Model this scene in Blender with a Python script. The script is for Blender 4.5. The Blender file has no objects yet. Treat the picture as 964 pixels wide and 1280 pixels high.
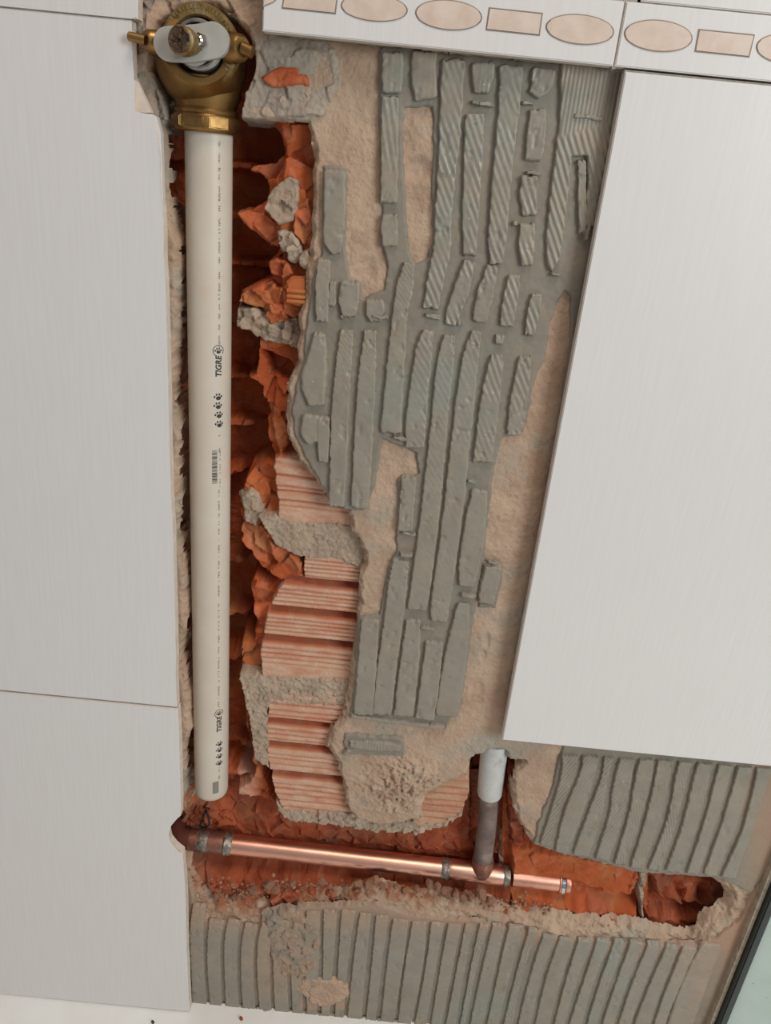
import bpy, bmesh, math, random
import numpy as np
from mathutils import Vector, Matrix
random.seed(7)
C = bpy.context.scene.collection
SC = bpy.context.scene

# ------------------------------------------------------------------ camera, world, light
F_PX, NADIR, ROLL, DIST, CAM_Z = 960.0, 2230.0, math.radians(5.6), 0.4665, 0.731
PITCH = math.atan(F_PX / NADIR)
cr, sr, cp, sp = math.cos(ROLL), math.sin(ROLL), math.cos(PITCH), math.sin(PITCH)
fwd = Vector((0, cp, -sp)); dwn = Vector((0, -sp, -cp)); rgt = Vector((1, 0, 0))
u_ax = rgt * cr - dwn * sr
v_ax = rgt * sr + dwn * cr
cam = bpy.data.cameras.new('camera'); cam_o = bpy.data.objects.new('camera', cam); C.objects.link(cam_o)
m3 = Matrix((u_ax, -v_ax, -fwd)).transposed()
cam_o.matrix_world = Matrix.Translation((0, -DIST, CAM_Z)) @ m3.to_4x4()
cam.sensor_fit = 'VERTICAL'; cam.sensor_height = 36.0; cam.lens = 36.0 * F_PX / 1280.0
cam.clip_start = 0.01
SC.camera = cam_o
SC.view_settings.view_transform = 'Standard'; SC.view_settings.look = 'None'
SC.view_settings.gamma = 1.0; SC.view_settings.exposure = -0.06

w = bpy.data.worlds.new('room_light'); SC.world = w; w.use_nodes = True
w.node_tree.nodes['Background'].inputs[0].default_value = (0.95, 0.97, 1.0, 1)
w.node_tree.nodes['Background'].inputs[1].default_value = 0.27

def area(name, loc, target, size, power, col):
    l = bpy.data.lights.new(name, 'AREA'); l.shape = 'RECTANGLE'; l.size, l.size_y = size; l.energy = power; l.color = col
    o = bpy.data.objects.new(name, l); C.objects.link(o); o.location = loc
    o.rotation_euler = (Vector(target) - Vector(loc)).to_track_quat('-Z', 'Y').to_euler()
area('ceiling_lamp', (0.25, -0.75, 2.25), (0.0, 0, 0.7), (0.5, 0.5), 12.0, (1.0, 0.82, 0.69))
area('window_light', (1.12, -1.22, 1.1), (0.05, 0, 0.5), (0.6, 0.8), 17.0, (0.90, 0.98, 1.0))

# ------------------------------------------------------------------ photo frame <-> wall plane
def P(px, py, y=0.0):
    u, v = px - 482.0, py - 640.0
    x = u * cr + v * sr; yy = -u * sr + v * cr
    t = (y + DIST) / (F_PX * cp - yy * sp)
    return Vector((x * t, y, CAM_Z + (-F_PX * sp - yy * cp) * t))
def to_px(X, Z, y):
    dz = Z - CAM_Z; dy = y + DIST
    depth = dy * cp - dz * sp
    yy = (-dy * sp - dz * cp) / depth * F_PX; x = X / depth * F_PX
    return 482 + x * cr - yy * sr, 640 + x * sr + yy * cr

XE = P(930, 1205, 0).x                                              # where the wall ends on the right
def RX(px, py): return to_px(XE - .003, P(px, py, 0).z, 0)           # the same height at that end
# ------------------------------------------------------------------ noise
def _hash(ix, iy, seed):
    h = (ix.astype(np.int64) * 374761393 + iy.astype(np.int64) * 668265263 + seed * 1442695041) & 0x7fffffff
    h = ((h ^ (h >> 13)) * 1274126177) & 0x7fffffff
    h = h ^ (h >> 16)
    return (h & 0xffffff) / float(0xffffff)
def vnoise(x, y, seed=0):
    ix, iy = np.floor(x), np.floor(y); fx, fy = x - ix, y - iy
    fx = fx * fx * (3 - 2 * fx); fy = fy * fy * (3 - 2 * fy)
    a, b = _hash(ix, iy, seed), _hash(ix + 1, iy, seed); c, d = _hash(ix, iy + 1, seed), _hash(ix + 1, iy + 1, seed)
    return (a + (b - a) * fx) * (1 - fy) + (c + (d - c) * fx) * fy
def fbm(x, y, seed=0, octv=4, gain=0.5):                            # about -1..1
    s, a, t = 0.0, 1.0, 0.0
    for o in range(octv):
        s = s + a * (vnoise(x, y, seed + o * 17) * 2 - 1); t += a
        a *= gain; x = x * 2.03 + 5.1; y = y * 2.03 + 3.7
    return s / t
def facets(x, y, seed=0):                                           # tilted cells: broken fired clay
    ix, iy = np.floor(x), np.floor(y); best = np.full(x.shape, 9.0); val = np.zeros(x.shape)
    for dx in (-1, 0, 1):
        for dy in (-1, 0, 1):
            cx, cy = ix + dx, iy + dy
            px, py = cx + _hash(cx, cy, seed), cy + _hash(cx, cy, seed + 5)
            d = (x - px) ** 2 + (y - py) ** 2
            v = _hash(cx, cy, seed + 9) * 2 - 1 + (x - px) * (_hash(cx, cy, seed + 11) * 2 - 1) * 1.6 + (y - py) * (_hash(cx, cy, seed + 13) * 2 - 1) * 1.6
            k = d < best; best = np.where(k, d, best); val = np.where(k, v, val)
    return val
def sstep(x): x = np.clip(x, 0, 1); return x * x * (3 - 2 * x)
def sdf(poly, u, v):                                                # positive inside, in pixels
    p = np.array(poly, float); n = len(p)
    dm = np.full(u.shape, 1e18); ins = np.zeros(u.shape, bool)
    for i in range(n):
        a, b = p[i], p[(i + 1) % n]; e = b - a; L = max((e ** 2).sum(), 1e-9)
        t = np.clip(((u - a[0]) * e[0] + (v - a[1]) * e[1]) / L, 0, 1)
        dm = np.minimum(dm, (u - a[0] - t * e[0]) ** 2 + (v - a[1] - t * e[1]) ** 2)
        if a[1] != b[1]:
            c = (a[1] > v) != (b[1] > v)
            ins ^= c & (u < (b[0] - a[0]) * (v - a[1]) / (b[1] - a[1]) + a[0])
    d = np.sqrt(dm)
    return np.where(ins, d, -d)

# ------------------------------------------------------------------ materials
def lin(r, g, b): return tuple(((c / 255) / 12.92 if c <= 10 else ((c / 255 + 0.055) / 1.055) ** 2.4) for c in (r, g, b)) + (1,)
def mat(name, c1, c2=None, scale=40, rough=0.6, metal=0.0, bump=0.0, bscale=900, bdist=0.0006, stretch=(1, 1, 1), c3=None, c3scale=12, c3lo=.5, c3hi=.7,
        rvar=0.0, dust=None, spec=0.5, trans=0.0, coat=0.0, speck=None, speck_scale=260, speck_at=.09):
    m = bpy.data.materials.new(name); m.use_nodes = True; nt = m.node_tree; N = nt.nodes; L = nt.links
    b = N['Principled BSDF']; b.inputs['Roughness'].default_value = rough; b.inputs['Metallic'].default_value = metal
    b.inputs['Specular IOR Level'].default_value = spec
    if coat: b.inputs['Coat Weight'].default_value = coat; b.inputs['Coat Roughness'].default_value = .12
    if trans: b.inputs['Subsurface Weight'].default_value = trans; b.inputs['Subsurface Radius'].default_value = (.004, .004, .003)
    tc = N.new('ShaderNodeTexCoord'); mp = N.new('ShaderNodeMapping'); mp.inputs['Scale'].default_value = stretch
    L.new(tc.outputs['Object'], mp.inputs['Vector'])
    def noise(s, det=5):
        n = N.new('ShaderNodeTexNoise'); n.inputs['Scale'].default_value = s; n.inputs['Detail'].default_value = det; n.inputs['Roughness'].default_value = .6
        L.new(mp.outputs[0], n.inputs['Vector']); return n
    def ramp(src, lo, hi):
        r = N.new('ShaderNodeMapRange'); r.inputs['From Min'].default_value = lo; r.inputs['From Max'].default_value = hi; L.new(src, r.inputs['Value']); return r.outputs[0]
    def mix(fac, a, bb):
        x = N.new('ShaderNodeMix'); x.data_type = 'RGBA'
        L.new(fac, x.inputs['Factor'])
        for sock, val in ((x.inputs[6], a), (x.inputs[7], bb)):
            if isinstance(val, tuple): sock.default_value = val
            else: L.new(val, sock)
        return x.outputs[2]
    col = c1
    if c2: col = mix(ramp(noise(scale).outputs['Fac'], .35, .65), c1, c2)
    if c3: col = mix(ramp(noise(c3scale, 4).outputs['Fac'], c3lo, c3hi), col, c3)
    if dust:
        at = N.new('ShaderNodeAttribute'); at.attribute_name = 'dust'; col = mix(at.outputs['Fac'], col, dust)
    if speck:
        vo = N.new('ShaderNodeTexVoronoi'); vo.inputs['Scale'].default_value = speck_scale; L.new(mp.outputs[0], vo.inputs['Vector'])
        col = mix(ramp(vo.outputs['Distance'], speck_at, speck_at + .05), speck, col)
    if isinstance(col, tuple): b.inputs['Base Color'].default_value = col
    else: L.new(col, b.inputs['Base Color'])
    if bump:
        bn = noise(bscale, 6); bp = N.new('ShaderNodeBump'); bp.inputs['Strength'].default_value = bump; bp.inputs['Distance'].default_value = bdist
        L.new(bn.outputs['Fac'], bp.inputs['Height']); L.new(bp.outputs[0], b.inputs['Normal'])
    if rvar:
        r = N.new('ShaderNodeMapRange'); r.inputs['From Min'].default_value = .3; r.inputs['From Max'].default_value = .7
        r.inputs['To Min'].default_value = rough - rvar; r.inputs['To Max'].default_value = rough + rvar
        L.new(noise(70).outputs['Fac'], r.inputs['Value']); L.new(r.outputs[0], b.inputs['Roughness'])
    return m
M = {}
M['tile'] = mat('glazed_tile', lin(218, 212, 208), lin(222, 217, 213), scale=60, rough=.32, bump=.035, bscale=120, bdist=.0003, stretch=(9, 9, .35))
M['tile_body'] = mat('tile_body', lin(222, 208, 194), lin(208, 190, 172), scale=150, rough=.85, bump=.2)
M['inlay'] = mat('inlay_glaze', lin(220, 200, 184), lin(208, 184, 166), scale=90, rough=.35, bump=.1, bscale=300)
M['inlay_rim'] = mat('inlay_rim', lin(150, 132, 116), rough=.5)
M['grout'] = mat('grout', lin(176, 166, 156), lin(150, 140, 130), scale=200, rough=.9)
M['plaster'] = mat('lime_plaster', lin(190, 163, 139), lin(172, 144, 121), scale=45, rough=.92, bump=.7, bscale=480, bdist=.0012, c3=lin(166, 154, 138), c3scale=26, c3lo=.52, c3hi=.68, dust=lin(150, 96, 66), speck=lin(120, 104, 90), speck_scale=330, speck_at=.06, spec=.25)
M['adhesive'] = mat('tile_adhesive', lin(140, 130, 115), lin(130, 121, 108), scale=55, rough=.62, bump=.22, bscale=420, bdist=.0006, c3=lin(134, 132, 122), c3scale=14, c3lo=.5, c3hi=.7, dust=lin(168, 136, 112), rvar=.15, spec=.4)
M['ridge'] = mat('combed_adhesive', lin(148, 138, 122), lin(138, 129, 115), scale=60, rough=.5, bump=.25, bscale=380, bdist=.0006, c3=lin(140, 138, 127), c3scale=14, c3lo=.5, c3hi=.7, dust=lin(172, 138, 112), rvar=.2, spec=.5, speck=lin(206, 202, 190), speck_scale=105, speck_at=.012)  # specks: pale residue, plus small glints of sheen painted into the colour
M['clay'] = mat('broken_clay', lin(188, 96, 54), lin(168, 78, 42), scale=60, rough=.85, bump=.25, bscale=420, bdist=.001, c3=lin(190, 122, 72), c3scale=30, c3lo=.5, c3hi=.7, dust=lin(203, 166, 141), spec=.25)
M['damp_clay'] = mat('damp_clay', lin(174, 88, 52), lin(144, 66, 40), scale=45, rough=.72, bump=.45, bscale=350, bdist=.001, c3=lin(140, 84, 56), c3scale=24, c3lo=.52, c3hi=.7, dust=lin(190, 150, 122), spec=.3)
M['mortar'] = mat('joint_mortar', lin(186, 166, 144), lin(166, 147, 129), scale=70, rough=.95, bump=.8, bscale=420, bdist=.0016, dust=lin(170, 110, 74), speck=lin(96, 84, 74), speck_scale=300, speck_at=.07, spec=.2)
M['cement'] = mat('grey_cement', lin(172, 157, 141), lin(150, 138, 125), scale=50, rough=.9, bump=.7, bscale=380, bdist=.0014, dust=lin(180, 156, 132), spec=.25)
M['pvc'] = mat('cream_pvc', lin(208, 196, 180), lin(202, 188, 171), scale=26, rough=.38, c3=lin(208, 182, 160), c3scale=30, c3lo=.58, c3hi=.8, spec=.45)
M['ink'] = mat('pipe_ink', lin(48, 46, 44), rough=.6)
M['ink_pale'] = mat('worn_pipe_ink', lin(128, 122, 114), rough=.6)
M['brass'] = mat('tarnished_brass', lin(164, 128, 78), lin(140, 106, 62), scale=70, rough=.42, metal=1.0, bump=.12, bscale=500, bdist=.0004, c3=lin(112, 88, 58), c3scale=55, c3lo=.52, c3hi=.7, rvar=.1)
M['brass_old'] = mat('dull_brass', lin(168, 138, 84), lin(120, 96, 60), scale=260, rough=.5, metal=.8, bump=.5, bscale=420, bdist=.0008, c3=lin(180, 164, 128), c3scale=120)
M['brass_worn'] = mat('corroded_brass', lin(112, 84, 62), lin(66, 50, 44), scale=420, rough=.8, metal=.3, bump=1.0, bscale=500, bdist=.002)
M['zinc'] = mat('grey_metal', lin(176, 172, 166), lin(140, 136, 130), scale=200, rough=.36, metal=.9)
M['chrome'] = mat('chrome', lin(210, 210, 210), rough=.14, metal=1.0)
M['solder'] = mat('solder', lin(168, 160, 148), lin(110, 100, 92), scale=260, rough=.42, metal=.75, bump=.6, bscale=400, bdist=.001)
M['copper'] = mat('copper', lin(240, 186, 164), lin(232, 172, 148), scale=90, rough=.36, metal=1.0, c3=lin(206, 144, 120), c3scale=60, c3lo=.55, c3hi=.8, stretch=(.3, 1, 1))
M['copper_old'] = mat('dull_copper', lin(160, 104, 84), lin(126, 92, 80), scale=90, rough=.5, metal=.7, c3=lin(160, 144, 128), c3scale=110, c3lo=.52, c3hi=.66, bump=.4, bscale=300, bdist=.0008)
M['red_dust'] = mat('dusty_copper', lin(120, 62, 48), lin(92, 50, 40), scale=90, rough=.8, metal=.2)
M['riser'] = mat('dusty_riser', lin(134, 116, 108), lin(104, 88, 82), scale=80, rough=.7, metal=.15, c3=lin(160, 140, 122), c3scale=60, c3lo=.52, c3hi=.7, bump=.4, bscale=350, bdist=.0008)
M['sleeve'] = mat('white_sleeve', lin(206, 206, 202), lin(190, 188, 182), scale=60, rough=.5, c3=lin(168, 152, 134), c3scale=70, c3lo=.6, c3hi=.75)
M['nylon'] = mat('white_nylon', lin(180, 176, 168), lin(168, 163, 154), scale=60, rough=.42, trans=.25)
M['black'] = mat('black_wire', lin(24, 20, 18), rough=.5)
M['rubble'] = mat('rubble', lin(170, 128, 102), lin(124, 80, 60), scale=120, rough=.95, bump=.6, bscale=500, bdist=.0012)
M['floor'] = mat('white_floor', lin(243, 241, 237), lin(238, 235, 230), scale=30, rough=.35)
M['side'] = mat('side_panel', lin(200, 214, 206), lin(192, 206, 198), scale=30, rough=.4, speck=lin(150, 152, 146), speck_scale=90, speck_at=.035)
M['gasket'] = mat('dark_gasket', lin(30, 38, 36), rough=.35)
M['sealant'] = mat('edge_sealant', lin(186, 172, 152), lin(150, 134, 116), scale=160, rough=.7)
M['core'] = mat('wall_core', lin(150, 76, 46), lin(128, 62, 38), scale=40, rough=.95)

# ------------------------------------------------------------------ object helpers
def link(name, me, m, parent=None, smooth=True):
    o = bpy.data.objects.new(name, me); C.objects.link(o)
    for x in (m if isinstance(m, list) else [m]): me.materials.append(x)
    if smooth and len(me.polygons): me.polygons.foreach_set('use_smooth', [True] * len(me.polygons))
    if parent is not None:
        o.parent = parent
        off = parent.matrix_world_loc if False else WORLD.get(parent.name, Vector((0, 0, 0)))
        if off.length > 0: me.transform(Matrix.Translation(-off))
        WORLD[o.name] = off
    return o
WORLD = {}
def empty(name, loc=(0, 0, 0), **kw):
    o = bpy.data.objects.new(name, None); C.objects.link(o); o.location = loc; o.empty_display_size = .02
    WORLD[o.name] = Vector(loc)
    for k, v in kw.items(): o[k] = v
    return o
def thing(name, label, cat, loc, group=None):
    o = empty(name, loc, label=label, category=cat)
    if group: o['group'] = group
    return o
def bmo(name, bm, m, parent=None, smooth=True, sharp=None):
    bmesh.ops.recalc_face_normals(bm, faces=bm.faces)
    me = bpy.data.meshes.new(name); bm.to_mesh(me); bm.free()
    o = link(name, me, m, parent, smooth)
    if smooth: me.set_sharp_from_angle(angle=math.radians(sharp or 38))
    return o
def relief(name, poly, y0, fn, m, parent, res=.0007, margin=3.0, dust=None, clip=None, y_near=None):
    """A wall layer as relief: fn(u, v, X, Z, s) gives the depth behind the tile face; poly is its outline."""
    q = [P(a, b, y0) for a, b in poly] + ([P(a, b, y_near) for a, b in poly] if y_near else [])
    x0, x1 = min(p.x for p in q) - .004, max(p.x for p in q) + .004
    z0, z1 = min(p.z for p in q) - .004, max(p.z for p in q) + .004
    nx, nz = int((x1 - x0) / res) + 1, int((z1 - z0) / res) + 1
    X, Z = np.meshgrid(np.linspace(x0, x1, nx), np.linspace(z0, z1, nz))
    u, v = to_px(X, Z, y0)
    s = sdf(poly, u, v)
    Y = fn(u, v, X, Z, s)
    keep = s > -margin
    if y_near: keep |= sdf(poly, *to_px(X, Z, y_near)) > -margin
    if clip is not None: keep &= clip(u, v)
    k = keep[:-1, :-1] & keep[1:, :-1] & keep[:-1, 1:] & keep[1:, 1:]
    idx = np.arange(nx * nz).reshape(nz, nx)
    f = np.stack([idx[:-1, :-1][k], idx[:-1, 1:][k], idx[1:, 1:][k], idx[1:, :-1][k]], 1)
    used = np.unique(f); mp = np.full(nx * nz, -1); mp[used] = np.arange(len(used)); f = mp[f]
    co = np.stack([X, Y, Z], -1).reshape(-1, 3)[used]
    me = mesh_np(name, co, f)
    if dust is not None:
        d = np.clip(dust(u, v, X, Z, s), 0, 1).reshape(-1)[used]
        at = me.attributes.new('dust', 'FLOAT', 'POINT'); at.data.foreach_set('value', d.astype(np.float32))
    return link(name, me, m, parent)
def mesh_np(name, co, f):
    me = bpy.data.meshes.new(name); n = len(f)
    me.vertices.add(len(co)); me.vertices.foreach_set('co', co.astype(np.float32).ravel())
    me.loops.add(n * 4); me.loops.foreach_set('vertex_index', f.astype(np.int32).ravel())
    me.polygons.add(n); me.polygons.foreach_set('loop_start', np.arange(0, n * 4, 4, dtype=np.int32))
    me.update(calc_edges=True); return me
def lathe(bm, prof, org, axis, segs=40, close=True):
    axis = Vector(axis).normalized(); a = axis.orthogonal().normalized(); b = axis.cross(a); org = Vector(org)
    rings = []
    for r, h in prof:
        if r < 1e-6: rings.append([bm.verts.new(org + axis * h)])
        else: rings.append([bm.verts.new(org + axis * h + (a * math.cos(2 * math.pi * i / segs) + b * math.sin(2 * math.pi * i / segs)) * r) for i in range(segs)])
    for A, B in zip(rings, rings[1:]):
        for i in range(segs):
            j = (i + 1) % segs
            vs = [A[i % len(A)], A[j % len(A)], B[j % len(B)], B[i % len(B)]]
            vs = list(dict.fromkeys(vs))
            if len(vs) > 2: bm.faces.new(vs)
    if close:
        for R in (rings[0], rings[-1]):
            if len(R) > 2: bm.faces.new(R)
def tube(bm, pts, r, segs=12):
    pts = [Vector(p) for p in pts]; rings = []; n0 = None
    for i, p in enumerate(pts):
        t = (pts[min(i + 1, len(pts) - 1)] - pts[max(i - 1, 0)]).normalized()
        n0 = t.orthogonal().normalized() if n0 is None else (n0 - t * n0.dot(t)).normalized()
        b = t.cross(n0); rr = r[i] if isinstance(r, (list, tuple)) else r
        rings.append([bm.verts.new(p + (n0 * math.cos(2 * math.pi * k / segs) + b * math.sin(2 * math.pi * k / segs)) * rr) for k in range(segs)])
    for A, B in zip(rings, rings[1:]):
        for k in range(segs): bm.faces.new([A[k], A[(k + 1) % segs], B[(k + 1) % segs], B[k]])
    bm.faces.new(rings[0]); bm.faces.new(rings[-1])
def prism(bm, pts3, dy):                                            # outline on the wall, pushed dy deep
    a = [bm.verts.new(p) for p in pts3]; b = [bm.verts.new(Vector(p) + Vector((0, dy, 0))) for p in pts3]
    front = bm.faces.new(a); bm.faces.new(b[::-1])
    for i in range(len(a)): bm.faces.new([a[i], b[i], b[(i + 1) % len(a)], a[(i + 1) % len(a)]])
    return front
def lump_bm(r, seed, sub=2, sq=(1, 1, 1), chop=7):
    """an angular broken piece: a ball cut by random planes"""
    rnd = random.Random(seed); bm = bmesh.new(); bmesh.ops.create_icosphere(bm, subdivisions=sub, radius=1)
    for k in range(chop):
        n = Vector((rnd.gauss(0, 1), rnd.gauss(0, 1), rnd.gauss(0, 1))).normalized(); d = rnd.uniform(.45, .8)
        for v in bm.verts:
            e = v.co.dot(n) - d
            if e > 0: v.co -= n * e
    for v in bm.verts:
        v.co += Vector((rnd.gauss(0, .03), rnd.gauss(0, .03), rnd.gauss(0, .03)))
        v.co = Vector((v.co.x * r * sq[0], v.co.y * r * sq[1], v.co.z * r * sq[2]))
    return bm

# ------------------------------------------------------------------ the wall
wall = empty('wall_back', kind='structure', label='tiled wall broken open down to hollow bricks')
BED, PLA, BRK = .0120, .0140, .0215

# -- plaster (render) coat with the chase cut through it
CHASE_L = [(205,165),(196,140),(190,112),(186,90),(192,60),(200,30),(225,8),(262,2),(290,15),(312,45),(318,72),(322,100),(308,130),(302,146)]
CHASE = CHASE_L + [(345,148),(386,152),(393,200),(391,260),(389,300),(383,340),(379,375),(374,398),(372,430),(371,455),(361,480),(357,515),(359,545),(373,575),(396,605),(411,625),(433,640),(441,665),(456,690),(451,720),(449,760),(444,800),(439,840),(433,880),(429,900),(415,915),(408,935),(424,958),(430,985),(432,1005),(441,1024),(470,1034),(505,1030),(525,1028),(531,996),(560,980),(584,968),(590,950),(596,945),(612,938),(630,940),(638,950),(655,953),(646,962),(641,985),(643,1010),(650,1030),(662,1050),(690,1066),(740,1076),(790,1090),(830,1094),(868,1096),(895,1098),(912,1108),(920,1125),(912,1140),(892,1142),(880,1158),(868,1168),(845,1166),(800,1156),(760,1152),(700,1148),(650,1140),(600,1126),(560,1118),(520,1116),(470,1112),(430,1120),(380,1116),(345,1132),(300,1128),(270,1124),(250,1118),(238,1100),(233,1085),(204,1074),(204,1020),
         (229,1000),(229,935),(238,912),(235,870),(224,822),(232,790),(232,729),(220,670),(224,632),(220,582),(224,546),(214,497),(220,424),(223,338),(221,302),(210,262),(207,200)]
CHASE = [(a, b + (11 if b > 1112 and a > 240 and a < 905 else 0)) for a, b in CHASE]
WALL_OUT = [(120,-40),(820,-40),(800,100),(730,450),(650,920),(980,930),(1000,1000),(890,1300),(225,1290),(205,1000),(190,800),(180,160)]
def f_plaster(u, v, X, Z, s):
    x, z = X * 1000, Z * 1000
    low = sstep((v - 1080) / 25)
    c = -sdf(CHASE, u, v) + (2.2 - low) * fbm(x / 4.5, z / 4.5, 3, 2) + 3.0 * fbm(x / 11, z / 11, 4, 2)
    wd = 4.5 + 9 * low
    Y = PLA + .0011 * fbm(x / 16, z / 16, 1, 3) + .00055 * fbm(x / 2.6, z / 2.6, 2, 4)
    # crumbling bevel along the lower lip of the chase
    lip = sstep((30 - c) / 30) * sstep((v - 1090) / 30)
    Y = Y + lip * (.0012 + .0030 * fbm(x / 6, z / 6, 8, 3))
    lump = sstep(1 - np.hypot((u - 500) / 75, (v - 980) / 55))                     # thick dab below the comb marks
    Y = Y - lump * (.0035 + .003 * fbm(x / 5, z / 5, 9, 4) + .0016 * facets(x / 3.5, z / 3.5, 16)) * sstep(c / 12)
    scars = [(523, 160, 17, 26, .0006), (523, 212, 17, 15, -.0022), (455, 335, 14, 16, -.0016)]
    for a, b, rx, ry, d in scars: Y = Y - d * sstep(1.4 - np.hypot((u - a) / rx, (v - b) / ry))
    # grey dents in the strip beside the right tile
    for a, b, rx, ry in ((608, 800, 4, 9), (596, 865, 8, 15), (604, 818, 4, 7)): Y = Y + .0012 * sstep(1.5 - np.hypot((u - a) / rx, (v - b) / ry))
    top = sstep((150 - v) / 20) * sstep((395 - u) / 40)
    Y = Y + top * .004 * (facets(x / 9, z / 9, 6) * .5 + .3)
    rough = .0007 * fbm(x / 2.2, z / 2.2, 14, 2)
    return np.where(c > 0, Y + .0030 * (1 - sstep(c / 5)) * (1 + fbm(x / 4, z / 4, 12)), Y + .0030 + (.014 - .005 * low) * sstep(-c / wd) + rough)
def d_plaster(u, v, X, Z, s):
    x, z = X * 1000, Z * 1000
    c = -sdf(CHASE, u, v)
    red = sstep((16 - c) / 18) * sstep((v - 1075) / 25) * sstep((700 - u) / 200)
    return red * (.5 + .9 * fbm(x / 7, z / 7, 21, 4)) * 1.2
def cl_plaster(u, v):
    return sdf(CHASE, u, v) + 2.0 * fbm(u / 9, v / 9, 15, 2) < 3.2 + 5 * sstep((v - 1080) / 25)
relief('plaster_coat', WALL_OUT, PLA, f_plaster, M['plaster'], wall, res=.00066, margin=1, dust=d_plaster, clip=cl_plaster)

# grey cement packed round the valve and the corner above the chase
def cement(name, poly, y0, amp, seed, mm='cement', cell=8, edge=5, drop=.02, dustamt=.12):
    def fn(u, v, X, Z, s):
        x, z = X * 1000, Z * 1000
        e = s + 2.0 * fbm(x / 4, z / 4, seed + 3, 3)
        Y = y0 + amp * (.8 * facets(x / cell, z / cell, seed) + .5 * fbm(x / 5, z / 5, seed + 1, 4)) + .0006 * fbm(x / 1.8, z / 1.8, seed + 2, 2)
        return Y + drop * (1 - sstep((e + 2) / edge))
    return relief(name, poly, y0, fn, M[mm], wall, res=.0007, margin=4, dust=lambda u, v, X, Z, s: dustamt * (.5 + fbm(X * 150, Z * 150, seed + 8, 3)))
cement('cement_packing', [(150,-20),(212,-20),(205,20),(190,60),(186,88),(196,96),(204,120),(212,150),(200,168),(170,140),(150,100)], .0165, .0035, 40)
cement('cement_packing', [(205,-30),(335,-30),(335,60),(322,66),(300,28),(262,8),(215,16)], .019, .003, 47, cell=14)
cement('cement_packing', [(312,30),(420,50),(430,100),(405,150),(372,148),(320,152),(298,150),(304,116),(316,90),(316,60)], .0140, .0014, 52, cell=11, drop=.035)
cement('brick_shard', [(326,96),(338,88),(352,82),(372,83),(385,97),(386,107),(345,109),(332,106)], .0112, .0012, 55, mm='clay', cell=6, drop=.006)
cement('cement_packing', [(200,120),(222,122),(228,160),(214,165),(200,150)], .027, .003, 57, cell=7, drop=.012)

# -- hollow bricks
def brick(poly, y0, feats, seed, mm='clay', rough=.0022, grooves=None, dustfn=None, res=.00052, margin=4, name='brick'):
    """feats: (outline, depth, edge px, roughness) painted over one another; grooves: (outline, depth, list of (y at x=390, depth, half width))"""
    store = {}
    def fn(u, v, X, Z, s):
        x, z = X * 1000, Z * 1000
        wob = 3.0 * fbm(x / 5, z / 5, seed, 3); wob2 = 4.0 * fbm(x / 13, z / 13, seed, 2)
        Y = y0 + rough * fbm(x / 9, z / 9, seed + 1, 3) + .0005 * fbm(x / 2.5, z / 2.5, seed + 2, 3)
        face = np.zeros_like(Y)
        for poly_, d, e, r in feats:
            k = sstep((sdf(poly_, *to_px(X, Z, d)) + (wob if e < 9 else wob2) + e * .5) / e)
            dd = d + r * (.85 * facets(x / 13, z / 13, seed + 4) + .5 * fbm(x / 9, z / 9, seed + 5, 2)) + .0002 * fbm(x / 1.6, z / 1.6, seed + 6, 2)
            Y = Y * (1 - k) + dd * k
        for poly_, d, lines in (grooves or []):
            uf, vf = to_px(X, Z, d)
            k = sstep((sdf(poly_, uf, vf) + wob * .6 + 2) / 4)
            dd = d + .0002 * fbm(x / 14, z / 4, seed + 7, 2) + .00025 * fbm(x / 1.5, z / 1.5, seed + 8, 2)
            vv = vf - .098 * (uf - 390) + .5 * fbm(x / 20, z / 4, seed + 9, 2)
            g0_ = dd.copy()
            for yy, gd, hw in lines: dd = dd + gd * (1.25 * np.exp(-((vv - yy) / (hw * 1.15)) ** 4) if gd > .004 else 1.1 * np.exp(-((vv - yy) / (hw * 1.05)) ** 2))
            Y = Y * (1 - k) + dd * k; face = np.maximum(face, k * (1 - .75 * np.clip((dd - g0_) / .002, 0, 1)))
        store['face'] = face
        return Y
    def dust(u, v, X, Z, s):
        d = store['face'] * (.80 + .45 * fbm(X * 90, Z * 260, seed + 12, 4)) + .12 * (fbm(X * 120, Z * 120, seed + 13, 3) > .25)
        if dustfn is not None: d = d + dustfn(*to_px(X, Z, .036), X, Z)
        return d
    return relief(name, poly, y0, fn, M[mm], wall, res=res, margin=margin, dust=dust, y_near=.022)

# course 1 (top), shattered: deep cells, thin webs
webA = lambda y, x1: [(190, y - 5), (x1, y - 6), (x1 + 8, y), (x1, y + 6), (190, y + 5)]
brick([(188,120),(410,120),(410,400),(188,400)], .074, [
    (webA(206, 318), .060, 6, .002), (webA(269, 312), .060, 6, .002), (webA(330, 340), .060, 8, .003),
    ([(339,140),(341,157),(350,172),(354,192),(343,201),(318,206),(312,214),(323,218),(334,234),(330,249),(315,262),(296,265),(300,272),(319,291),(330,300),(347,308),(334,326),(338,343),(316,356),(300,366),(297,378),(321,382),(340,405),(420,405),(420,140)], .033, 7, .0045),
    ([(318,84),(386,84),(392,150),(360,142),(338,128),(318,120)], .022, 6, .002),
    ([(346,140),(400,140),(400,400),(352,396),(352,330),(346,300),(352,262),(350,235),(358,200),(352,170)], .0265, 8, .0035)], 60)
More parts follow.
